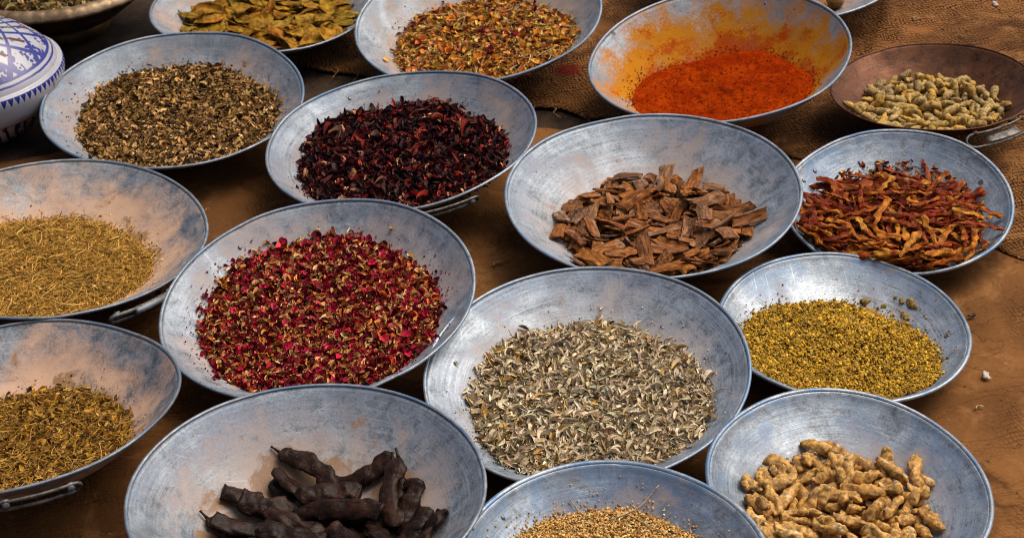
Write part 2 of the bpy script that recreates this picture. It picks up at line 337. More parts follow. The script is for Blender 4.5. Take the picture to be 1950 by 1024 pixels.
def v_bay(rng):          # broken bay leaf: curled blade with a raised midrib
    L = rng.uniform(.055, .080); w = L * rng.uniform(.36, .46); n, m = 15, 9; seed = rng.uniform(0, 60)
    c0, c1 = (0, 1) if rng.random() < .45 else sorted(rng.choice([(0, .62), (.35, 1), (.2, .85), (0, .8)]))
    curl, bend, wav = rng.uniform(-.5, .7), rng.uniform(-.14, .14), rng.uniform(.05, .12); V = np.zeros((2, n, m, 3))
    for s in range(2):
        for i in range(n):
            for j in range(m):
                t = c0 + (c1 - c0) * i / (n - 1); v = j / (m - 1) * 2 - 1
                if i in (0, n - 1): t += .05 * n3((v * 3, i, 0), 1, seed)
                hw = w * .5 * max(.03, math.sin(PI * min(max(t, 0), 1) ** .85)) ** .75 * (1 + .12 * n3((t * 7, v, 1), 1.3, seed) + (.0 if abs(v) < .9 else .14 * n3((t * 16, v, 2), 1, seed)))
                x = (t - .5) * L; y = v * hw
                z = curl * y * y / w * 2 + bend * L * 4 * (t - .5) ** 2 + wav * L * n3((t * 3, v * .8, 4), 1, seed) - .0007 * math.exp(-(v / .12) ** 2) - (.00055 if s else 0)
                V[s, i, j] = (x, y, z)
    V = V.reshape(-1, 3); A = lambda s, i, j: s * n * m + i * m + j; F = []
    for i in range(n - 1):
        for j in range(m - 1):
            F.append((A(0, i, j), A(0, i + 1, j), A(0, i + 1, j + 1), A(0, i, j + 1))); F.append((A(1, i, j), A(1, i, j + 1), A(1, i + 1, j + 1), A(1, i + 1, j)))
        for j in (0, m - 1): F.append((A(0, i, j), A(1, i, j), A(1, i + 1, j), A(0, i + 1, j)))
    for j in range(m - 1):
        for i in (0, n - 1): F.append((A(0, i, j), A(0, i, j + 1), A(1, i, j + 1), A(1, i, j)))
    return V - V.mean(0), [np.array(F)], None
def v_fruit(rng):
    r = rng.uniform(.017, .021)
    V, F = blob(16, 18, r * 2.15, lambda t: math.sqrt(max(.004, 1 - (2 * t - 1) ** 2)), r, .02, rng, 1, .0022, 60)
    return V, F, None
KINDS = {'ginger': (v_ginger, 12), 'pod': (v_pod, 12), 'carob': (v_carob, 10), 'bark': (v_bark, 22), 'chili': (v_chili, 16), 'bay': (v_bay, 16), 'fruit': (v_fruit, 5)}
_vc = {}
def variants(kind):
    if kind not in _vc:
        fn, n = KINDS[kind]; rng = np.random.default_rng(sum(map(ord, kind))); L = []
        for _ in range(n):
            V, F, mi = fn(rng); L.append(mesh_np(kind, V, F, kind != 'bark', None, mi))
        _vc[kind] = L
    return _vc[kind]
# piece lots: bowl, kind, count, how far the lumpy bed under them lies below the heap (None: they lie on the bare metal)
LOTS = [('B', 'bay', 130, .016), ('F', 'pod', 135, .014), ('G', 'fruit', 64, None), ('H', 'bark', 200, .014), ('I', 'chili', 260, .014), ('N', 'carob', 34, None), ('Q', 'ginger', 104, .016)]
# resting places of the single pieces: variant, place in the bowl (0.1 mm), turn (quaternion / 1000)
BAKED = {
 'B': [(10,-351,-1373,-233,965,-91,51,242),(1,881,-630,-278,913,97,-113,380),(14,-177,462,-310,730,38,-6,682),(2,-881,-520,-304,976,-185,12,-114),(7,242,1120,-325,896,15,99,-433),(7,-995,-24,-339,969,7,17,-246),(14,739,21,-291,886,-131,-95,435),(13,270,319,-308,657,53,-60,-750),(3,1197,0,-250,921,161,14,354),(15,-108,-1054,-280,629,-76,13,774),(10,869,-1246,-184,703,-137,42,697),(12,166,-660,-269,495,-56,147,-854),(13,-808,723,-330,61,-57,-41,-996),(10,-412,-437,-316,673,-87,-37,-734),(15,-190,1286,-254,771,59,-172,611),(7,-298,87,-329,479,-12,63,875),(13,208,-1377,-221,921,-154,20,358),(14,1274,472,-234,939,164,-162,-254),(7,601,-1009,-268,711,-131,-17,691),(2,-553,358,-288,609,-96,32,-787),(14,136,-51,-305,465,-117,-99,872),(7,-611,-834,-285,573,-105,-25,813),(6,1323,-549,-216,264,-201,-84,940),(3,-601,-195,-316,517,4,-11,-856),(11,805,807,-278,200,-120,11,972),(11,551,-392,-286,208,-68,59,974),(15,4,943,-290,996,-63,48,40),(11,-528,912,-308,145,60,-44,-987),(14,1406,-90,-218,595,52,26,-802),(13,-487,1044,-249,998,15,-56,36),(11,506,-55,-249,796,-167,-33,581),(8,-1078,-457,-231,184,-180,162,953),(11,954,-912,-223,276,150,-168,-934),(11,182,-951,-178,865,93,38,492),(5,242,317,-256,16,-56,-39,998),(13,-723,-1163,-239,984,-144,60,-86),(7,-281,-190,-293,856,105,190,470),(6,177,646,-245,951,-53,10,-305),(15,-274,-1119,-210,534,-189,-26,824),(7,-278,-717,-281,813,-57,208,542),(13,1303,-673,-129,567,-127,-118,805),(3,-946,-250,-285,289,-10,149,946),(1,859,484,-285,321,141,-144,925),(6,-396,235,-222,115,121,-167,972),(8,752,157,-222,471,-198,69,857),(2,125,1141,-212,896,-22,95,433),(8,-842,546,-290,876,116,102,-456),(9,858,-256,-224,978,66,66,-187),(13,-3,-104,-268,660,-79,-86,742),(2,414,-654,-221,971,58,40,228),(5,1209,353,-211,521,193,99,-826),(9,612,1289,-216,955,208,-143,157),(2,-612,689,-269,67,84,25,994),(11,550,761,-267,987,150,0,-61),(12,470,-1106,-197,563,75,255,783),(6,-1208,226,-305,417,-176,199,-869),(5,-265,-1084,-103,292,203,17,-935),(9,6,-799,-142,111,164,-12,-980),(9,-840,-271,-140,890,-180,0,418),(13,1093,-811,-118,504,132,-206,-828),(8,454,570,-150,264,-85,151,949),(9,887,390,-203,906,24,-6,-422),(8,329,-1315,-172,776,-78,-105,-618),(2,805,979,-263,151,-103,-23,983),(14,370,948,-184,478,-22,-33,-877),(6,-1152,-56,-265,412,-22,-62,-909),(8,951,-127,-127,91,-32,-71,993),(5,762,-952,-188,499,-49,-31,-865),(15,-341,501,-196,988,-8,73,-135),(2,-811,-889,-257,862,-165,-43,-478),(10,165,-216,-199,619,-34,-95,-779),(15,1316,261,-131,986,119,-109,-29),(9,-825,224,-308,844,148,-68,-511),(13,315,122,-198,483,-5,13,875),(0,-86,25,-217,838,-138,-106,517),(3,-299,1284,-165,778,42,-38,625),(7,675,-396,-190,928,83,131,338),(12,1015,-1190,-64,352,-108,125,-922),(4,-520,785,-177,976,-27,207,61),(8,-1267,-428,-208,880,20,-79,-468),(6,1458,-246,-133,318,-77,-136,935),(15,-520,-594,-214,580,-129,-47,803),(1,-178,-417,-275,614,-120,-101,-774),(2,1147,728,-157,897,-127,-59,418),(15,1526,1,-96,145,-106,-66,982),(15,-1243,78,-166,310,-74,37,947),(15,-831,-737,-150,10,-39,56,-998),(8,307,63,-135,887,59,-11,-459),(5,1342,389,-65,240,53,15,-969),(10,687,993,-206,596,-99,-154,781),(11,829,-269,-89,958,180,124,184),(0,996,711,-81,463,-311,-231,797),(4,-285,-120,-181,420,-83,-16,904),(15,-512,-1335,-98,785,-58,-120,-605),(10,-363,783,-158,320,277,124,898),(3,290,1072,-93,248,-61,31,-966),(3,148,-1230,-140,947,163,60,270),(15,355,-356,-119,422,-42,-8,-906),(4,-272,-737,-114,952,-71,-16,-297),(11,800,-751,-142,575,92,-32,-812),(7,-662,-424,-171,77,708,680,175),(13,101,405,-170,192,671,680,225),(10,623,568,-199,536,26,-185,-823),(12,-1005,293,-184,962,267,-62,-24),(11,415,-878,-92,950,-1,306,-64),(8,1126,-417,-133,670,206,-260,-664),(12,41,-345,-113,840,297,139,432),(10,705,173,-173,85,69,-170,-979),(2,37,1526,-160,706,18,301,-641),(14,584,-1311,-71,537,102,183,817),(10,-1080,574,-239,163,10,20,-986),(0,1245,-1011,-37,543,-140,203,-803),(7,-16,-747,-75,938,-132,51,-316),(5,1164,145,-44,790,-5,75,-608),(1,-831,519,-171,887,301,-173,306),(7,1135,-257,-68,155,-987,3,-39),(6,827,464,-114,387,7,-59,920),(2,609,-818,-104,523,-66,77,847),(13,422,785,-51,356,88,71,-928),(8,-366,-428,-156,86,45,443,891),(10,327,352,-163,881,-144,-103,-439),(13,-240,787,-149,408,197,198,869),(13,-905,8,-208,352,-14,-18,-936),(15,675,966,-122,590,-227,-162,758),(2,-275,250,-131,947,-50,15,316),(7,497,-588,-99,162,953,252,45),(14,-832,-936,-103,929,125,-24,347),(3,207,1322,-128,485,-89,-73,-867),(9,58,-1647,-96,183,982,44,-15),(13,-649,-1077,-99,818,-130,-112,549)],
 'F': [(4,-142,-757,-343,850,-168,-38,498),(3,-62,-166,-372,344,-82,-44,934),(6,-91,83,-362,959,219,147,-101),(3,-296,226,-383,862,-67,71,498),(6,-469,-458,-342,959,239,88,-127),(7,563,223,-353,750,-63,13,658),(3,417,368,-376,463,-19,7,-886),(8,149,-1028,-303,571,-814,-99,45),(1,708,-422,-361,757,82,7,-648),(4,-552,180,-356,866,-156,106,-463),(1,-744,-265,-350,865,-454,132,-166),(9,-343,-1029,-275,566,-682,-173,429),(4,-326,-231,-362,336,-128,-180,916),(4,740,-652,-338,341,263,-228,-873),(9,240,-587,-362,814,-553,71,-161),(3,914,-99,-371,784,-8,-17,-620),(1,-1094,-234,-258,447,-348,46,-823),(1,-767,11,-350,267,30,-35,963),(5,-605,-714,-254,349,-873,271,-208),(3,-482,617,-389,920,-10,25,-390),(4,218,-259,-366,963,-173,137,-156),(4,820,384,-381,23,274,-120,-954),(8,402,-772,-331,787,-148,45,597),(1,-572,-928,-270,353,-114,-58,-927),(0,278,-88,-366,447,59,198,870),(4,150,-819,-348,657,-104,46,-745),(3,-105,-361,-356,857,-46,35,-512),(3,55,826,-374,809,145,149,549),(4,13,-652,-357,828,-85,21,554),(8,556,562,-403,489,-95,6,867),(11,429,897,-349,902,272,18,-333),(2,-277,863,-371,564,-37,-99,819),(7,-841,445,-351,948,-100,107,282),(8,-109,-1043,-292,404,-33,-230,-885),(0,-108,702,-370,786,145,163,579),(3,58,392,-389,444,-62,-25,893),(8,-1048,104,-303,95,218,-79,968),(5,630,-247,-364,826,-10,-41,562),(10,151,180,-360,94,-22,108,-989),(7,974,-371,-293,236,-295,-179,908),(3,-910,-326,-281,567,807,13,-161),(11,-514,429,-374,955,-208,4,-210),(5,225,588,-357,873,-209,241,-369),(5,-885,-760,-184,41,-88,147,-984),(11,-576,-171,-382,127,29,-119,984),(5,-454,-976,-260,834,401,315,213),(3,-410,723,-306,611,-180,-397,-660),(4,-822,550,-273,193,-901,344,-183),(2,81,-361,-334,983,22,177,-51),(8,-1283,-192,-132,308,259,219,889),(4,-642,84,-346,875,-93,85,-467),(11,794,-45,-294,355,-405,32,842),(4,211,930,-367,649,-4,-173,741),(10,-316,-395,-359,763,592,-109,-236),(1,285,-773,-316,790,167,-26,589),(1,26,585,-350,518,-49,-298,-800),(6,401,-519,-357,964,-108,80,-231),(2,-303,-697,-326,898,-148,-160,382),(9,-54,265,-356,855,-309,-318,270),(8,-223,-1100,-168,339,28,196,-920),(0,-582,-293,-306,818,121,355,-437),(3,-818,-124,-322,94,-141,29,985),(9,-391,326,-353,859,-471,-129,152),(8,544,-39,-376,972,-189,6,141),(3,-261,163,-255,433,-28,-2,-901),(11,536,-688,-300,302,389,144,859),(9,-734,321,-313,712,30,394,-580),(0,840,203,-353,693,78,230,-679),(3,784,-483,-261,257,32,-2,-966),(0,-764,-901,-213,259,-32,-670,-695),(7,-484,-607,-313,971,83,182,-129),(8,-608,521,-280,226,197,-89,-950),(8,-753,-431,-351,984,-92,106,108),(0,450,-984,-271,177,-106,669,714),(8,-75,-227,-253,137,-55,-322,935),(7,419,535,-278,136,3,276,952),(3,-44,-861,-278,818,-449,157,324),(10,602,340,-264,871,125,253,401),(6,-1034,-445,-258,804,-505,302,-87),(6,239,343,-323,544,-336,-18,769),(4,86,-29,-360,543,108,148,-819),(0,-227,470,-371,935,334,115,-32),(4,-389,0,-362,417,-905,-82,29),(7,748,-198,-283,482,168,88,856),(6,-1038,-28,-290,159,934,135,-290),(6,377,-327,-326,490,196,-64,847),(2,-107,900,-338,185,-273,54,-943),(4,-410,925,-320,876,344,-65,332),(2,749,550,-377,310,-426,842,-115),(2,320,727,-345,234,-446,124,-855),(5,215,-425,-253,693,673,58,253),(5,623,149,-242,31,-526,-411,-744),(0,-625,337,-243,399,39,-43,-915),(1,745,-782,-282,919,-215,-229,238),(5,-392,-106,-309,228,-94,-460,-853),(5,-128,-1189,-210,207,-31,-544,-813),(7,124,-156,-243,233,-47,-12,971),(6,-169,351,-312,131,-261,-339,-895),(10,-799,-248,-239,35,961,-263,80),(7,-461,-689,-206,141,171,395,891),(9,-74,570,-282,476,-425,522,-566),(4,-140,-525,-303,382,89,-571,721),(2,-303,-886,-198,765,-276,161,559),(0,-399,-400,-248,698,691,-110,-155),(3,-804,181,-274,893,186,-405,61),(0,184,-887,-215,629,747,214,1),(0,-607,828,-330,62,585,-701,-402),(9,422,687,-328,46,431,-578,692),(8,-332,598,-324,657,-644,-65,385),(10,-325,-555,-285,927,45,365,73),(6,-531,115,-248,209,-17,-585,783),(7,188,494,-231,320,-385,-407,764),(9,1025,151,-330,429,-427,671,-428),(2,657,-677,-239,534,-50,444,-718),(7,-691,-481,-204,411,92,-221,-880),(4,840,112,-255,117,946,80,-292),(7,351,18,-319,350,523,772,90),(4,-997,-170,-220,794,-278,104,530),(9,-736,687,-314,123,-306,-888,-320),(6,635,674,-306,186,-48,-90,-977),(2,704,279,-340,575,-481,-548,370),(11,135,-691,-247,800,-34,-41,-597),(0,274,99,-263,489,760,401,150),(8,-579,-19,-252,934,333,35,-121),(5,-6,105,-254,606,21,133,-784),(1,-170,-723,-225,175,500,-833,161),(7,-889,-563,-212,865,120,20,487),(2,621,-863,-244,901,-360,-5,-242),(7,440,260,-286,361,600,-216,-681),(4,-182,1034,-287,112,286,-569,-763),(0,63,944,-285,821,-78,165,541),(9,97,408,-264,567,-612,435,-338),(10,611,-486,-304,550,-499,621,-251),(11,886,-594,-299,309,-441,644,-543),(11,-184,-31,-260,287,-188,-396,851)],
 'G': [(2,-894,232,-428,116,-351,404,837),(3,-374,-408,-509,570,-717,-392,85),(2,496,-385,-500,44,-776,325,-538),(1,46,1331,-323,436,-534,-618,-376),(3,-180,-222,-179,16,953,16,-303),(4,-326,769,-466,383,493,-584,519),(1,845,-580,-437,724,613,-315,31),(0,-706,396,-87,415,568,-93,-704),(2,-202,-774,-467,507,332,-725,327),(3,272,-1375,-242,681,-248,-677,-126),(2,-638,-83,-497,66,-850,500,154),(0,-30,510,-507,423,378,319,-759),(2,-634,-1544,-132,781,3,460,-422),(1,-626,989,-391,884,-256,390,-28),(0,845,793,-354,913,4,-359,-193),(3,-1148,541,-324,32,420,-890,-175),(2,-425,374,-513,607,-653,-166,421),(0,-1036,-135,-391,430,853,-80,286),(2,-916,-853,-321,273,513,-800,146),(0,-773,-465,-422,161,-502,382,759),(1,273,-1029,-435,1,922,382,60),(1,-464,-1253,-332,42,-461,523,-716),(2,-260,1533,-197,591,572,513,246),(4,-1168,-519,-314,404,-550,-731,-17),(1,-1422,-241,-280,801,463,-194,327),(3,-249,3,-539,553,342,-730,-211),(2,-1539,427,-170,719,645,125,227),(1,-818,-1216,-271,297,-264,365,-842),(0,34,929,-416,403,322,719,-466),(4,-438,96,-197,177,809,-555,-73),(1,140,125,-580,254,-314,-372,-835),(4,1205,593,-309,438,487,482,582),(4,-287,1154,-362,226,239,-719,-612),(2,-1602,-539,-126,489,-706,239,453),(2,906,-941,-313,517,-851,34,86),(4,-1633,40,-152,241,-245,551,761),(2,386,393,-526,113,-220,-478,843),(2,-748,622,-430,313,-638,696,-104),(0,1380,226,-254,255,440,556,-657),(2,428,795,-447,689,-698,6,196),(0,-1327,-871,-184,715,653,-250,3),(4,80,-858,-158,655,545,-218,-476),(3,-628,1346,-226,531,-754,346,-171),(1,1051,97,-440,612,-730,272,133),(1,-1267,177,-352,197,-109,446,-866),(4,-1051,1330,-132,604,-743,-280,67),(1,863,-217,-470,196,-275,-243,-909),(2,-1696,784,-18,678,100,451,572),(1,-1356,863,-196,8,840,-286,-461),(1,553,-775,-463,229,-867,-432,-100),(0,77,-245,-516,748,-548,-229,-297),(3,846,1204,-230,401,-783,133,-457),(1,-551,-915,-428,364,-39,643,-672),(3,193,-645,-472,730,35,-414,542),(0,-71,-1168,-347,807,-449,343,-171),(2,-997,942,-279,605,195,189,748),(1,590,-1159,-335,191,304,-103,-928),(0,431,1206,-322,736,-20,62,674),(2,562,19,-519,935,49,-313,161),(2,-220,-1521,-218,162,62,-985,-23),(3,794,388,-453,290,376,-554,-684),(0,298,1572,-156,533,-343,416,652)],
 'H': [(8,1152,-125,-519,405,-136,-20,904),(5,-101,79,-551,349,87,1,933),(3,-853,-263,-549,886,-8,-4,-463),(12,912,593,-557,985,29,-99,141),(5,759,-444,-537,433,-91,-95,892),(8,1039,236,-557,980,40,-117,-153),(4,-616,511,-562,906,-71,-4,417),(5,-813,-777,-505,793,-87,-35,-602),(4,885,-1083,-404,810,-290,-60,507),(18,147,892,-584,485,-26,-21,-874),(1,-360,-927,-510,924,-90,46,-368),(6,796,170,-581,724,-74,-19,-686),(7,301,383,-509,950,119,-116,-264),(13,25,-1089,-509,522,-65,51,849),(9,-918,399,-543,722,-28,6,-691),(2,-332,-413,-553,946,32,-51,-318),(14,351,-854,-518,977,42,-43,-204),(11,-299,808,-571,607,-70,-34,791),(17,231,-535,-558,585,-32,8,-810),(21,-583,-1235,-433,10,-90,-156,-984),(13,443,-131,-557,320,17,68,-945),(12,536,834,-596,21,29,7,-999),(3,-1129,-556,-505,558,75,171,809),(14,-1226,-30,-513,764,-126,161,-612),(13,894,260,-509,107,-197,189,956),(15,-885,-581,-511,165,-137,-131,-968),(19,286,-216,-556,468,101,-36,877),(19,-197,263,-568,792,-50,-71,604),(3,-1180,-308,-504,139,152,-28,978),(3,484,588,-595,818,-65,14,572),(11,-593,-696,-502,586,-34,-119,-801),(18,-546,853,-554,832,-51,-20,552),(21,1123,-530,-476,138,62,-166,-975),(18,-918,292,-474,39,-107,-30,993),(8,-106,-894,-527,25,102,51,993),(17,-582,-332,-572,369,8,-122,-921),(1,23,864,-552,850,-190,-68,486),(13,-865,-55,-519,247,-89,-91,-961),(13,267,-1004,-495,479,-22,-16,878),(18,-108,-408,-530,541,37,-65,-838),(4,169,-1368,-397,270,-87,-141,-948),(21,532,14,-521,913,-57,167,368),(16,986,-844,-429,434,121,-386,-805),(15,944,-216,-540,565,-13,45,824),(14,-667,-1128,-416,462,-112,-156,-866),(0,577,-577,-548,192,-65,14,979),(20,607,-1112,-464,966,-122,-165,-156),(1,139,272,-512,886,98,-172,419),(16,-602,-459,-492,202,-156,109,961),(16,-624,333,-501,632,22,83,-771),(8,26,-708,-500,914,-238,-99,314),(19,886,-593,-514,409,59,-42,-910),(0,-1047,-310,-499,874,-55,169,-453),(1,1064,182,-491,815,85,-150,553),(17,721,691,-565,875,-38,-49,481),(14,-347,-999,-449,535,37,-28,843),(20,-174,-185,-542,903,-28,-51,425),(13,-1071,505,-493,2,48,10,-999),(0,-116,941,-561,715,29,-136,-685),(7,263,-1355,-315,779,-127,-142,-597),(13,260,-296,-494,618,307,12,-724),(21,-38,-1099,-445,985,-126,-111,-46),(9,782,-1057,-355,365,-197,149,898),(9,672,-194,-511,867,148,-33,476),(5,-1025,-755,-475,83,156,58,983),(0,-479,917,-499,774,124,105,612),(21,5,439,-535,203,-179,-5,963),(11,634,192,-514,524,-97,-64,-843),(3,483,-884,-469,927,-2,-42,372),(20,-1051,95,-521,642,128,82,-752),(19,413,-447,-556,743,-82,-118,653),(7,1038,-210,-417,158,-73,-320,931),(5,862,-679,-451,263,-124,-38,956),(4,711,176,-418,862,-86,72,494),(21,-1136,404,-448,85,138,143,-976),(1,-378,-211,-517,689,-46,-140,-710),(19,391,-661,-534,639,-41,99,762),(15,-450,153,-538,481,187,46,855),(21,209,770,-542,218,208,-7,954),(14,-294,1039,-504,134,32,108,985),(7,-532,-979,-354,301,-17,-74,-951),(8,-493,622,-496,212,-257,-82,-939),(7,-38,-1452,-288,970,-156,-168,-75),(18,-498,-1341,-363,868,-167,37,-467),(5,1201,97,-459,718,79,208,-660),(11,-902,14,-435,606,67,2,-793),(14,385,-1089,-436,946,96,-60,-302),(19,100,-340,-522,617,-79,-162,766),(1,-92,-726,-463,805,-258,-24,534),(21,-812,-607,-465,789,-156,62,-590),(21,-49,459,-487,794,60,-252,-550),(7,-1310,-249,-375,814,-3,124,567),(20,79,26,-533,409,131,136,893),(8,882,-366,-461,6,-26,-29,999),(7,508,593,-498,631,-51,-74,770),(13,-915,-1106,-402,237,959,77,-134),(7,60,-421,-444,950,44,12,-309),(0,429,970,-560,153,191,-56,-968),(20,-769,604,-543,684,-13,-134,-717),(4,-244,1108,-464,988,-123,44,81),(14,-223,405,-508,829,12,-89,553),(5,187,-1053,-375,101,43,-81,-991),(6,-619,-359,-465,906,-298,95,285),(5,-706,110,-477,441,243,226,-834),(16,137,-41,-467,279,66,75,955),(11,734,317,-390,237,11,-216,-947),(15,-1126,-333,-428,743,-55,209,-633),(18,-1033,-810,-409,844,-7,126,-521),(10,-187,-540,-465,913,106,-69,-387),(4,962,-552,-395,987,-125,6,97),(10,-445,-1119,-445,571,115,262,769),(1,791,571,-510,359,-50,-15,932),(11,275,959,-475,616,-55,165,-768),(11,1151,-11,-413,975,146,-153,-68),(12,849,-904,-373,901,-339,-228,-142),(21,38,-1178,-346,886,235,-211,339),(19,-137,-984,-433,966,-31,-12,256),(6,-1085,218,-439,333,230,-2,-915),(6,1266,-546,-413,779,-86,44,620),(18,-260,-380,-387,88,106,-232,-963),(13,-537,-22,-535,9,874,481,63),(18,-367,-716,-444,112,473,687,540),(19,72,-907,-488,906,-98,337,236),(1,-574,740,-457,52,-117,-245,-961),(14,-242,220,-489,597,52,34,-800),(15,309,666,-494,820,-22,378,-430),(19,46,-192,-469,79,-143,-430,-888),(4,356,-676,-456,497,-40,-38,-866),(18,666,-291,-456,690,75,66,-717),(15,-620,-1041,-273,986,38,-60,-151),(10,561,-1013,-398,971,-4,-222,-93),(12,406,-1230,-348,34,-208,-142,-967),(8,570,421,-377,705,-152,140,678),(8,-1072,69,-393,379,188,15,-906),(4,937,-685,-298,788,-93,-83,-602),(16,-840,-799,-404,643,-3,66,-763),(4,-834,629,-460,961,-50,72,261),(2,465,-282,-495,976,75,-79,-188),(0,-601,-213,-518,38,28,-361,-931),(13,-386,-1214,-384,155,-642,-721,209),(17,1129,427,-538,63,-973,-2,-223),(18,-964,-369,-446,908,184,223,-303),(11,687,842,-458,822,-8,17,570),(5,69,1095,-518,588,-125,-7,-799),(9,828,162,-329,967,121,45,219),(14,506,-1346,-284,919,-303,150,203),(7,-593,-174,-398,862,-378,69,-330),(16,-1279,46,-385,757,-112,-58,-641),(12,-1091,-539,-423,534,11,79,-842),(14,78,-460,-377,985,-23,17,168),(10,26,672,-450,363,-194,42,910),(14,690,-414,-415,30,-392,918,-54),(13,176,525,-462,318,828,-426,180),(9,-684,-815,-345,283,-131,134,-941),(12,-19,220,-444,83,0,59,-995),(16,-262,-1505,-289,642,-230,-25,731),(15,366,134,-499,139,-521,827,157),(6,-313,-627,-530,53,288,954,-58),(0,-638,-1235,-296,178,-63,-63,980),(8,-719,415,-405,994,-100,45,25),(8,745,-816,-402,25,251,-363,-897),(12,-320,825,-476,296,-93,-63,-949),(9,148,-747,-401,20,349,936,-34),(14,454,878,-457,760,83,-290,-576),(1,-424,310,-508,647,-230,113,-718),(20,-218,-122,-483,961,-124,-2,247),(9,1321,-343,-357,100,-67,984,133),(14,521,-693,-432,979,-25,192,69),(0,229,-575,-385,7,-986,-22,164),(19,-151,-1300,-391,164,-75,-842,-508),(8,716,-160,-351,720,100,-46,685),(0,739,513,-399,884,-168,267,345),(15,-839,558,-395,966,-132,57,214),(13,-80,848,-447,988,-38,-25,145),(20,605,-738,-376,918,123,-48,374),(9,471,-359,-423,104,775,619,70),(8,319,651,-398,235,-691,-653,205),(6,-409,19,-438,978,-178,-21,107),(19,-636,911,-496,214,-548,131,798),(11,-943,-1066,-292,149,415,893,87),(18,-282,-645,-453,976,59,-131,-165),(21,242,207,-470,842,170,322,-397),(1,-1113,-531,-330,515,71,129,844),(6,-866,-239,-411,783,-52,231,-575),(9,-225,402,-387,323,-10,183,-928),(6,989,-71,-437,812,429,-14,-396),(5,635,-1234,-313,615,-174,193,745),(11,895,-417,-321,905,-295,-91,292),(20,-862,-503,-395,897,-307,209,239),(11,134,-981,-323,948,-118,-92,-279),(3,-259,-185,-419,979,59,45,-188),(11,-200,-972,-347,716,200,51,-667),(16,-146,86,-402,644,215,-106,-726),(19,-296,633,-473,101,-278,955,-17),(16,978,613,-458,44,-156,-985,62),(3,-1130,-1150,-299,332,728,-598,-52),(15,-277,-1183,-329,997,61,38,12),(10,436,-1004,-383,80,-109,990,-38),(17,-567,401,-359,591,259,189,740),(0,633,-444,-299,876,-89,-175,-440)],
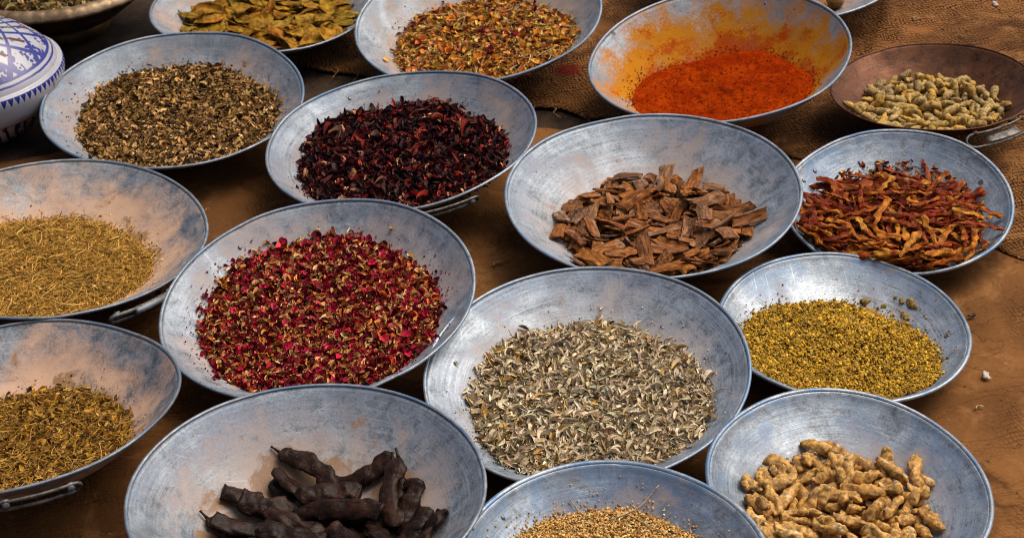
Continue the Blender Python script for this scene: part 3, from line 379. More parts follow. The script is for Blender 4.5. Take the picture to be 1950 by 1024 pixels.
 'I': [(0,-273,656,-276,948,3,24,-318),(4,-183,-1041,-228,100,33,354,929),(11,165,352,-297,184,919,339,76),(12,-267,-383,-277,513,-35,28,857),(3,-596,438,-284,963,-172,-40,202),(14,-1068,-281,-213,802,0,157,576),(2,679,-71,-288,507,-22,83,-858),(2,273,894,-271,75,959,-268,-56),(10,975,32,-260,24,864,-499,70),(9,472,-695,-274,689,-81,-9,720),(0,996,-475,-201,714,-183,-57,673),(15,-547,-876,-238,45,43,252,966),(0,-625,-79,-284,973,85,22,215),(13,-926,410,-271,907,110,118,388),(11,773,-283,-227,571,10,-19,821),(15,-327,265,-290,954,-92,20,285),(6,-183,-1071,-153,667,-22,137,732),(5,594,716,-250,735,99,-8,671),(5,1021,35,-190,381,88,-87,-916),(2,27,-143,-294,3,19,-35,-999),(15,-502,-401,-296,723,-159,-99,665),(1,84,-712,-272,249,-20,-7,968),(0,635,-962,-177,907,-174,-15,382),(9,-159,754,-267,359,30,42,932),(4,-713,-663,-225,438,35,286,851),(0,157,497,-281,21,-293,955,-35),(6,212,62,-258,415,17,-131,-900),(2,-523,-745,-168,303,944,-52,-117),(9,-836,-308,-223,965,-4,160,206),(9,-522,640,-248,983,-35,5,-178),(13,803,-660,-196,308,193,-175,-915),(14,-334,-76,-275,478,-4,-64,-876),(8,-338,-975,-148,30,-847,-531,13),(0,-287,-673,-277,824,-13,-11,-566),(13,876,-250,-148,182,950,214,139),(14,452,-379,-260,962,-160,-2,-219),(10,-955,401,-206,960,92,120,234),(7,256,-1061,-212,669,-82,223,704),(8,33,870,-274,827,-67,111,-548),(0,158,194,-280,920,-93,-52,377),(13,-114,-197,-228,900,-80,-43,425),(9,-882,203,-225,488,23,63,-870),(10,-742,686,-167,915,398,50,36),(0,-926,-575,-154,919,-110,123,359),(11,272,-910,-199,977,-167,-94,-91),(6,144,699,-226,941,206,-78,-256),(1,303,-476,-244,237,-25,136,962),(14,851,98,-216,594,-39,-43,-802),(8,-607,-549,-293,703,-97,39,-704),(4,966,-350,-150,790,-421,-201,398),(15,642,577,-226,95,-978,171,71),(1,802,-743,-133,973,-56,-118,191),(5,-256,-701,-198,124,101,282,946),(8,111,-1005,-193,223,955,-154,118),(12,518,-38,-298,757,-37,-87,646),(11,173,-456,-193,602,87,103,787),(13,-323,-276,-198,795,-47,-38,-604),(2,-954,172,-177,988,103,1,113),(9,-449,346,-269,964,63,64,250),(13,-712,-394,-200,458,124,123,872),(6,-264,782,-201,156,72,187,967),(2,938,-818,-54,631,-68,-38,772),(13,1004,-21,-123,889,-221,-113,385),(4,543,469,-202,988,137,-20,62),(14,-564,-1065,-130,263,-72,30,962),(15,563,312,-201,55,-554,-802,-214),(14,-902,-425,-121,349,-38,-26,-936),(10,-263,-592,-210,223,-22,24,974),(3,-521,604,-183,82,11,155,-985),(14,12,-503,-165,882,99,-65,-457),(10,-895,126,-132,449,40,190,-872),(15,116,569,-168,845,-60,25,-531),(10,359,-831,-168,952,-98,78,279),(1,-266,28,-193,767,-9,129,628),(14,62,-1048,-141,764,-99,56,636),(7,560,-32,-240,810,16,-53,-584),(11,736,-518,-164,904,20,38,426),(12,-612,-911,-109,917,-149,-66,365),(6,896,27,-149,42,-434,881,-183),(1,768,-666,-61,875,40,-188,-444),(8,-925,-739,-95,662,-132,250,-695),(0,-59,113,-185,825,61,-128,-547),(13,308,-1140,-89,475,-49,-20,-878),(7,-505,-286,-198,623,69,-119,-770),(6,-596,194,-198,513,117,34,850),(4,-67,-571,-116,784,99,-36,-612),(14,-661,531,-146,935,167,63,-307),(14,200,573,-109,238,-27,-39,970),(0,-1152,96,-120,796,21,58,-602),(12,-88,-1114,-153,698,-138,-28,-703),(1,-512,-999,-80,417,-31,-122,-900),(12,-441,513,-141,87,-113,179,-973),(6,-213,-773,-128,856,-64,39,-511),(5,507,-1101,-73,504,25,-76,-860),(10,-730,-14,-142,71,1,-997,11),(11,-597,-804,-43,863,-232,13,-448),(2,239,23,-183,98,-240,-963,78),(0,302,-597,-143,25,842,525,-126),(9,-1030,-262,-93,262,-47,72,961),(13,644,401,-124,421,20,-49,-906),(14,832,-464,-75,920,69,-196,-333),(3,-464,-439,-130,984,-84,-31,156),(1,915,-33,-48,152,-189,85,966),(10,201,-440,-152,911,-93,134,380),(8,-603,-1216,-5,339,38,-127,931),(9,-1066,136,-65,894,44,63,441),(6,-133,-699,-91,545,48,56,835),(9,-815,-752,-50,759,-5,-78,646),(2,-602,-324,-124,537,34,-192,-821),(5,542,-323,-143,578,114,-143,-796),(13,487,-673,-93,845,-115,-67,518),(0,-314,254,-170,819,4,83,568),(5,40,404,-214,925,20,-17,-379),(13,63,-1380,-23,986,-39,-40,-154),(2,324,-261,-160,213,790,-574,25),(2,822,350,-177,938,-257,43,229),(9,362,-1076,-33,979,-12,-60,-196),(8,449,-908,-27,14,92,-992,-81),(15,-135,12,-159,199,565,756,263),(5,-58,-938,-37,695,-95,-168,693),(4,-1222,-528,-70,669,-48,-161,-724),(10,-164,-1397,-27,91,-147,-590,788),(1,-444,-430,-60,372,4,-75,-925),(6,471,-318,-121,689,118,-249,-670),(10,-783,179,-43,728,-12,134,-672),(15,-827,-1003,-14,772,-58,79,-628),(3,-252,474,-145,126,-26,108,-986),(7,-1240,22,-156,106,846,-467,-236),(14,725,96,-89,313,40,-22,-949),(12,120,269,-171,892,56,-184,408),(9,-896,79,16,195,88,17,977),(11,58,-462,-45,3,11,132,991),(15,-171,341,-117,951,-19,91,-294),(0,401,162,-165,46,48,-994,-83),(0,-286,-1451,38,101,44,634,765),(7,-959,-1058,-49,507,29,223,832),(9,-436,-801,-29,261,86,69,959),(2,-988,-194,-62,929,-76,240,271),(0,-493,-255,-60,40,889,440,-119),(0,307,-331,-81,988,-62,-121,-73),(5,407,-748,-34,993,-103,-13,-62),(15,160,-1092,10,849,-218,-124,464),(10,753,-222,-72,247,-5,-71,967),(14,387,-728,11,166,-1,-142,-976),(0,-1037,-744,-16,698,-67,3,-713),(6,-1204,-327,-37,860,122,110,484),(13,-246,204,-104,17,31,-70,-997),(4,-353,-1203,12,971,65,-30,-227),(4,410,37,-129,989,29,34,144),(14,-963,-4,-28,380,81,27,921),(14,779,-349,-11,605,-22,-21,795),(8,-667,202,-42,606,-271,21,-748),(11,-341,-378,33,696,-139,-58,-702),(11,-125,-787,26,969,64,-178,-158),(11,41,-1067,3,123,741,656,-73),(15,107,-284,-56,784,-409,-33,466),(3,-323,347,-66,929,270,-179,176),(13,-150,-1150,41,740,-127,-58,-658),(10,-1181,45,14,195,-74,-262,942),(15,-218,-173,-9,957,-239,154,57),(4,526,90,-44,232,50,-69,-969),(15,-919,-449,-10,28,-703,709,-46),(6,-340,-820,49,116,44,278,952),(2,409,-923,24,281,114,37,952),(15,224,-586,-24,15,-7,-69,997),(13,-1180,-661,40,949,-38,7,-314),(6,-851,-964,51,252,27,103,962),(15,305,-1341,57,112,133,325,929),(5,-522,-1394,115,223,-92,458,855),(13,101,384,-97,859,56,-36,-507),(2,-748,-1175,38,829,440,-86,-333),(0,226,-397,-8,606,-74,-104,-785),(12,139,-35,-57,827,-131,-108,535),(1,-971,-578,63,24,-718,687,-109),(8,398,-1218,29,76,987,-137,-44),(14,-283,-985,49,14,-5,192,981),(5,-564,-107,-51,909,-41,27,415),(15,-392,-497,21,581,300,346,673),(1,946,-444,11,971,-36,226,72),(1,545,-896,34,235,121,7,964),(9,-249,-1364,139,207,-956,89,-189),(7,-1053,-1042,55,17,-911,411,44),(2,-211,-420,14,66,555,-827,-59),(13,-155,312,-57,431,24,-65,-900),(8,-1330,-683,85,503,-62,-69,859),(0,-670,-1318,235,159,184,954,174),(9,-801,-607,41,715,14,-8,-699),(0,-200,-1190,112,116,10,986,-120),(9,-444,-80,4,992,-25,27,120),(3,406,-180,-20,957,-167,139,-194),(1,702,-597,51,948,-313,-20,53),(9,362,-1089,61,998,-41,42,-9),(13,-1140,-119,10,96,-30,39,994),(15,862,-1179,-14,911,-332,-131,205),(5,507,-907,105,3,912,409,-35),(10,-118,-440,11,848,82,148,502),(12,-518,-1150,92,327,1,46,-944),(10,473,160,-7,335,-112,23,935),(9,-647,-954,207,429,-101,-17,897),(12,-1181,-463,49,755,-105,-41,-645),(15,-702,-242,72,251,14,-398,882),(2,726,-920,49,588,9,-108,-802),(6,90,-1374,137,195,-121,-942,244),(11,144,-983,155,110,-780,615,-40),(11,-333,296,-7,310,-67,40,947),(0,-55,-997,114,116,-48,-142,-982),(10,677,-246,31,84,955,-278,65),(2,-1049,-1039,113,30,919,-391,-33),(5,-1041,-716,111,728,61,-140,-668),(9,-547,-1327,161,53,-88,200,974),(2,392,-1292,9,766,631,-33,-119),(5,774,-1119,43,21,538,-838,-91),(12,-119,-727,65,315,-83,-131,-936),(14,-244,-458,92,697,-91,23,-711),(7,-79,-59,-70,16,140,-215,-966),(10,-449,76,7,212,924,-276,159),(5,-1428,-82,42,621,57,-14,-782),(3,-756,-941,126,810,75,-92,-574),(10,235,-496,87,150,34,-49,-987),(12,-763,-1200,163,188,-976,98,-51),(1,1094,-304,-45,336,29,113,935),(11,262,-1055,180,134,-754,643,24),(4,-69,-148,56,284,847,-445,-56),(4,-520,-1123,171,844,-261,-47,-466),(13,130,-1315,254,172,-98,-155,-968),(14,-913,-756,151,703,18,-118,-701),(3,-445,-675,93,597,-143,-5,789),(8,-939,-240,78,408,-120,-106,899),(15,-761,-1112,190,76,236,944,-219),(3,360,-186,84,190,922,327,-85),(12,-1293,-216,-94,679,-63,35,-731),(12,238,165,-21,974,-124,-36,-185),(6,-157,-741,130,764,58,165,621),(8,-440,202,-37,273,-313,21,909),(6,-456,-1069,171,838,-211,-120,-489),(2,317,-1466,122,126,-24,336,-933),(15,-1260,-586,114,360,-185,-294,866),(9,143,191,53,267,-57,-247,-930),(0,930,-792,98,33,115,159,980),(4,-600,-350,150,152,-11,-170,-974),(9,-56,-981,182,703,-77,28,707),(7,-620,-733,102,745,-76,39,661),(7,-927,-565,179,93,906,-406,76),(15,334,-546,41,34,-957,-236,165),(7,-988,-874,201,988,-99,-119,23),(6,-486,146,43,611,74,-182,-767),(6,-861,188,24,473,53,393,787),(4,-801,-1078,274,925,-361,-11,-115),(15,679,-1032,133,631,-67,-86,-768),(4,427,-1335,162,927,317,158,122),(0,38,-490,145,29,162,986,3),(3,-97,-1228,278,449,-52,38,-891),(6,-624,1,54,591,461,568,339),(14,-208,-638,172,956,30,-97,-277),(0,-1155,-512,126,925,-37,-127,-356),(0,-338,-474,199,515,8,-47,-856),(9,-571,-731,160,187,795,-572,-78),(7,-285,-1023,237,9,986,-163,25),(13,-1267,-366,133,782,-155,61,601),(4,473,-272,63,99,992,-27,73)],
 'N': [(0,599,-273,-729,258,124,-72,-955),(5,-340,-264,-782,586,8,52,809),(8,-181,554,-744,896,25,129,-424),(8,418,-696,-670,99,81,-96,-987),(6,496,301,-767,966,99,-101,216),(8,-257,-893,-616,316,-45,123,940),(4,1100,-173,-531,419,171,-78,-888),(8,434,921,-580,140,127,243,-952),(5,626,-509,-534,522,-151,-13,839),(5,848,455,-577,766,131,-98,622),(2,-59,-462,-638,838,-39,-75,-540),(5,-803,-119,-675,388,147,57,908),(9,-273,-597,-543,503,-216,-99,831),(1,1078,278,-523,591,134,101,-789),(3,-584,87,-605,64,-141,6,-988),(4,28,-221,-808,791,-84,7,-606),(3,-591,423,-678,187,-237,-953,23),(7,840,-332,-452,563,-39,234,792),(5,126,-617,-473,943,-201,106,-242),(4,-600,-485,-564,771,17,-70,-633),(6,292,7,-733,107,40,-189,975),(4,-459,383,-558,35,162,-217,962),(4,275,289,-656,983,172,-58,-1),(0,364,-314,-497,833,133,-175,-507),(7,-73,-1,-612,930,211,75,-292),(4,1261,-403,-400,851,-261,-258,375),(5,-65,691,-623,958,-116,171,-200),(3,265,183,-516,946,306,-105,-39),(1,-851,-544,-599,558,109,255,782),(0,160,503,-490,987,155,21,26),(5,-55,944,-519,400,11,-150,904),(4,-190,-169,-523,165,22,-19,986),(8,911,414,-422,707,-18,-174,686)],
 'Q': [(7,54,395,-430,403,-64,4,-913),(10,-133,141,-420,471,-27,-64,-879),(7,-612,651,-317,278,207,-89,934),(8,-617,185,-373,866,-154,168,-446),(11,773,63,-371,930,-69,-150,329),(11,282,-217,-432,680,79,100,722),(4,798,-403,-327,686,-73,116,715),(9,-101,-413,-418,995,96,-31,-6),(2,414,21,-403,986,97,134,30),(2,-389,521,-393,976,31,52,210),(0,-448,-661,-359,168,-100,-155,-968),(1,-223,-228,-391,144,-85,-147,975),(5,-536,-463,-377,4,121,161,980),(8,-131,-652,-375,415,26,95,904),(9,309,634,-415,344,168,17,-924),(10,-184,-916,-297,428,-109,-209,-873),(3,200,-534,-423,841,-45,-11,-538),(8,-830,-556,-265,913,-307,200,-181),(4,170,-1091,-223,661,703,-260,-24),(5,485,320,-414,379,-50,-69,922),(6,634,-663,-326,162,-169,296,926),(2,65,726,-371,809,574,-57,117),(8,9,-143,-404,499,-132,-139,845),(11,-858,-16,-340,953,13,191,-235),(11,-283,-800,-284,908,-379,-102,145),(2,113,-663,-385,475,208,337,786),(6,-385,672,-315,808,22,166,564),(1,-624,-611,-200,10,-182,152,-971),(1,-248,272,-354,911,-160,-127,-357),(0,662,68,-290,358,-205,-46,909),(3,-618,427,-387,600,125,-16,790),(5,-786,-331,-326,971,-10,186,149),(8,35,-372,-287,949,57,171,-259),(2,-319,-345,-298,783,460,-215,-359),(3,369,-726,-366,9,-95,121,988),(7,-516,-305,-330,733,-225,183,615),(5,-877,336,-289,618,-101,179,-759),(3,500,-307,-438,830,148,-246,-479),(1,-82,490,-322,907,158,-281,270),(1,351,558,-314,150,137,-459,865),(10,-317,-542,-273,314,-165,-240,904),(7,249,167,-416,936,-284,-61,199),(10,550,-554,-289,424,-9,-187,-886),(1,365,-148,-310,970,77,110,204),(5,-524,-76,-351,871,307,-53,379),(3,-22,-944,-314,911,-5,138,389),(10,39,602,-376,833,547,-74,45),(0,636,663,-296,255,-668,699,11),(6,161,312,-370,83,-149,-715,-678),(4,365,404,-314,61,15,-706,-705),(8,255,-280,-168,597,-697,-357,174),(2,-144,-32,-308,562,-21,-284,-777),(8,-39,-451,-165,910,-372,71,-171),(4,-1014,-730,-141,848,-84,14,-524),(5,-841,-88,-186,663,-101,-168,722),(11,-268,676,-272,881,44,333,334),(7,839,91,-218,358,-1,40,933),(11,-547,-273,-211,895,-380,-80,-221),(2,258,-581,-296,165,62,13,984),(8,425,-460,-351,543,164,21,-823),(9,-97,-586,-264,572,190,515,610),(4,684,-168,-282,668,524,-146,509),(9,350,-822,-290,924,179,-75,-329),(8,-652,529,-250,256,-927,272,-41),(0,447,231,-298,914,89,-26,396),(7,-1096,-347,-188,624,28,84,776),(10,-12,-886,-205,8,-126,-159,-979),(3,27,148,-446,770,433,141,447),(5,892,-357,-246,798,-216,73,-558),(8,-650,26,-242,403,81,-51,-910),(4,-452,-1104,-159,25,387,910,-148),(6,-364,420,-315,105,188,-248,-944),(6,91,-178,-241,825,-321,170,432),(5,76,355,-167,789,251,-81,555),(10,412,-587,-202,722,-291,-127,615),(1,229,-766,-165,347,-150,-418,826),(7,-1031,216,-223,922,-6,48,-384),(6,-803,-726,-58,407,-6,44,912),(5,-371,-83,-189,327,213,350,-851),(7,569,-352,-227,145,-275,250,-917),(2,-235,-977,-164,9,129,954,272),(10,-655,-412,-181,470,851,-232,-36),(1,620,435,-233,770,-439,252,-389),(3,797,-131,-349,956,262,-100,90),(8,-390,119,-355,738,443,-112,-496),(1,-658,-885,-177,394,-83,-232,-886),(7,527,120,-197,241,-36,61,968),(1,200,64,-236,22,-49,-281,958),(9,-653,372,-240,437,-8,-255,863),(3,201,-932,-240,385,-408,-124,-819),(2,300,292,-213,150,187,-714,-658),(8,-181,845,-219,455,-205,-16,867),(2,58,873,-324,25,-163,-892,-422),(4,315,-485,-227,669,-202,268,663),(9,590,-777,-234,770,-6,-116,627),(9,-390,-794,-210,807,-355,44,471),(5,340,-1011,-125,87,352,815,451),(8,-734,222,-174,997,-15,-78,20),(5,-299,-577,-129,934,77,-148,-317),(7,-221,335,-211,263,-56,294,-917),(5,-1031,-164,-188,308,356,768,435),(11,-52,-60,-159,949,-111,-94,-281),(4,482,-194,-220,381,221,-456,-773),(1,921,435,-238,662,-59,119,-738)],
}
CLUMPS = [(.637, 1.043, 1.1, 1.4), (.659, .799, .6, 1), (.778, .758, .45, 1), (.769, .671, .7, 1.2), (.80, .56, 1.1, 1.5), (.689, .511, .8, 1.1), (.677, .43, .7, 1), (.794, .481, .5, 1)]
STEMS = [('P', (.024, .609), (.384, .822), .0010, 'long pale stem lying across the far edge of the tan seeds', .004),
         ('P', (-.235, .792), (-.124, .654), .0009, 'short pale stem at the far left edge of the tan seeds', .002),
         ('P', (.15, .667), (.37, .486), .0009, 'pale stem pointing right from the middle of the tan seeds', -.003),
         ('O', (.53, -.15), (.839, -.207), .0012, 'thin brown stem sticking out of the sage leaves to the right', .0, .002, .025)]
# ------------------------------------------------------------------ ground, mat, burlap
def region_sheet(name, x0, x1, yf, yb, z, nx, ny, wr, th=.0025, bumps=None, seed=0.0):
    xs = np.linspace(x0, x1, nx); vs = np.linspace(0, 1, ny); V = []
    for v in vs:
        for x in xs:
            a, b = yf(x), yb(x); y = a + (b - a) * v
            zz = z + wr * n3((x, y, 0), 7.0, seed) + wr * .5 * n3((x, y, 0), 23.0, seed + 3) + (bumps(x, y) if bumps else 0)
            V.append((x, y, zz))
    V = np.array(V); i = np.arange(ny - 1)[:, None]; j = np.arange(nx - 1)[None]
    F = np.stack([i * nx + j, i * nx + j + 1, (i + 1) * nx + j + 1, (i + 1) * nx + j], -1).reshape(-1, 4)
    lo = V.copy(); lo[:, 2] = lo[:, 2] - th; n = len(V)
    b = np.r_[np.arange(nx), np.arange(1, ny) * nx + nx - 1, (ny - 1) * nx + np.arange(nx - 2, -1, -1), np.arange(ny - 2, 0, -1) * nx]
    b2 = np.roll(b, -1); side = np.stack([b, b + n, b2 + n, b2], -1)
    return mesh_np(name, np.vstack([V, lo]), [F, F[:, ::-1] + n, side])
def lin(pts):
    xs = [p[0] for p in pts]; ys = [p[1] for p in pts]
    return lambda x: float(np.interp(x, xs, ys))
def ragged(f, a, s, seed): return lambda x: f(x) + a * n3((x, 0, 0), s, seed) + a * .5 * n3((x, 3, 0), s * 3.7, seed)

t = NT('dark_soil'); P = t.n('TexCoord').outputs['Object']
g1, g2 = t.noise(P, 9.0, 7, .65), t.noise(P, 150.0, 5, .7)
c = t.mix(t.ss(g1, .4, .62), (.018, .012, .008), (.06, .036, .021)); c = t.mix(t.ss(g2, .66, .72), c, (.22, .16, .11))
M_soil = t.done(t.bsdf(c, .95, 0, t.bump(t.math('ADD', g2, g1), .9, .004), .2))
V, F = np.array([(-8, -6, -.006), (8, -6, -.006), (8, 12, -.006), (-8, 12, -.006)]), np.array([[0, 1, 2, 3]])
tag(link('ground', mesh_np('ground', V, F), None, [M_soil]), kind='structure')

def cloth_mat(name, c1, c2, c3, weave, weave_lo, weave_hi, wscale, spots=.3, redness=None):
    t = NT(name); P = t.n('TexCoord').outputs['Object']
    sp = t.n('SeparateXYZ', P); wx, wy = sp.outputs[0], sp.outputs[1]
    wobx = t.math('MULTIPLY', t.math('SUBTRACT', t.noise(P, 26.0, 5), .5), .035); woby = t.math('MULTIPLY', t.math('SUBTRACT', t.noise(P, 22.0, 5), .5), .035)
    u = t.math('MULTIPLY', t.math('ADD', t.math('ADD', wx, t.math('MULTIPLY', wy, .35)), wobx), wscale); v = t.math('MULTIPLY', t.math('ADD', t.math('SUBTRACT', wy, t.math('MULTIPLY', wx, .25)), woby), wscale * .8)
    su, sv = t.math('SINE', u), t.math('SINE', v)
    thread = t.math('MULTIPLY', t.math('MULTIPLY', t.math('ABSOLUTE', su), t.math('ABSOLUTE', sv)), 1.0)
    checker = t.math('MULTIPLY', t.math('ADD', t.math('MULTIPLY', t.math('SINE', t.math('MULTIPLY', u, .5)), t.math('SINE', t.math('MULTIPLY', v, .5))), 1.0), .5)
    big, mid, fine = t.noise(P, 3.3, 6, .6, .5), t.noise(P, 16.0, 7, .65, .6), t.noise(P, 260.0, 4, .75)
    wm = t.math('MULTIPLY', t.ss(t.noise(P, 4.5, 5, .6, .4), weave_lo, weave_hi), weave)
    c = t.mix(t.ss(big, .38, .62), c1, c2); c = t.mix(t.math('MULTIPLY', t.ss(mid, .5, .72), .75), c, c3)
    c = t.mix(t.math('MULTIPLY', t.ss(t.noise(P, 7.5, 6, .7, 1.2), .56, .70), .7), c, tuple(k * .28 for k in c1))
    hole = t.math('MULTIPLY', t.ss(t.math('ADD', thread, t.math('MULTIPLY', t.math('SUBTRACT', mid, .5), 1.3)), .16, .48), 1.0)
    c = t.mix(t.math('MULTIPLY', t.math('SUBTRACT', 1.0, hole), wm), c, tuple(k * .22 for k in c1))
    sc = t.n('VectorMath', c, operation='SCALE'); t.set(sc, 'Scale', t.math('ADD', .6, t.math('MULTIPLY', fine, .8))); c = sc.outputs[0]
    c = t.mix(t.math('MULTIPLY', t.ss(t.noise(P, 95.0, 3, .6), .68 - .1 * spots, .74), spots * 2, clamp=True), c, (.02, .012, .008))
    c = t.mix(t.math('MULTIPLY', t.ss(t.noise(P, 130.0, 2, .5), .74, .78), .6), c, (.42, .33, .24))
    if redness:
        (rx, ry, rr) = redness
        d = t.n('VectorMath', P, (rx, ry, 0), operation='DISTANCE').outputs['Value']
        c = t.mix(t.math('MULTIPLY', t.ss(t.math('ADD', t.math('SUBTRACT', rr, d), t.math('MULTIPLY', t.math('SUBTRACT', mid, .5), rr * 1.6)), 0, rr * .5), .9), c, (.16, .012, .006))
    cr = t.math('ABSOLUTE', t.math('SUBTRACT', t.noise(t.n('VectorMath', P, (1.0, 2.6, 1.0), operation='MULTIPLY').outputs[0], 4.2, 4, .55, .7), .5))
    crk = t.math('SUBTRACT', 1.0, t.ss(cr, .0, .014))
    c = t.mix(t.math('MULTIPLY', crk, .18), c, tuple(k * .3 for k in c1))
    h = t.math('ADD', t.math('MULTIPLY', t.math('ADD', thread, t.math('MULTIPLY', checker, .5)), wm), t.math('ADD', t.math('MULTIPLY', mid, .8), t.math('MULTIPLY', fine, .35)))
    h = t.math('ADD', h, t.math('MULTIPLY', crk, -.5))
    return t.done(t.bsdf(c, .85, 0, t.bump(h, .8, .0016), .08))
M_burlap = cloth_mat('burlap', (.14, .058, .017), (.28, .115, .033), (.36, .17, .055), 1.0, .30, .48, 500, .35, (.118, 2.572, .03))
M_mat = cloth_mat('brown_mat', (.12, .050, .015), (.22, .094, .028), (.31, .145, .050), .5, .50, .64, 520, .4)
seamx = lin([(2.2, .60), (2.56, .635), (2.70, .69), (3.4, .86)])
def seam(x, y):
    d = x - seamx(y); k = math.exp(-((y - 3.1) / .9) ** 4) if y > 2.4 else math.exp(-((y - 2.4) / .08) ** 2)
    return (.009 * math.exp(-(d / .014) ** 2) + .004 * math.exp(-((d - .03) / .012) ** 2)) * k
bur_f = ragged(lin([(-.5, 2.76), (-.36, 2.66), (-.30, 2.625), (-.233, 2.60), (-.1, 2.53), (0, 2.47), (.065, 2.45), (.105, 2.43), (.15, 2.40), (.205, 2.385), (.35, 2.30), (.5, 2.2), (.7, 1.93), (.9, 1.80), (1.7, 1.7)]), .012, 16, 4.1)
me = region_sheet('burlap_cloth', -.5, 1.7, bur_f, lambda x: 4.2, .0016, 260, 150, .0011, .003, seam, 2.0)
tag(link('burlap_cloth', me, None, [M_burlap]), 'worn brown burlap cloth with a sewn fold under the copper pan and back row', 'cloth')
mat_b = ragged(lin([(-1.8, 2.30), (-.9, 2.32), (-.6, 2.42), (-.4, 2.46), (-.3, 2.47), (-.1, 2.42), (.045, 2.385), (.15, 2.345), (.3, 2.28), (.6, 2.2), (1.7, 2.2)]), .014, 13, 9.3)
me = region_sheet('floor_mat', -1.8, 1.7, lambda x: .5, mat_b, -.0016, 220, 160, .0009, .003, None, 5.0)
tag(link('floor_mat', me, None, [M_mat]), 'stained orange brown floor mat under the front rows of grey pans', 'mat')

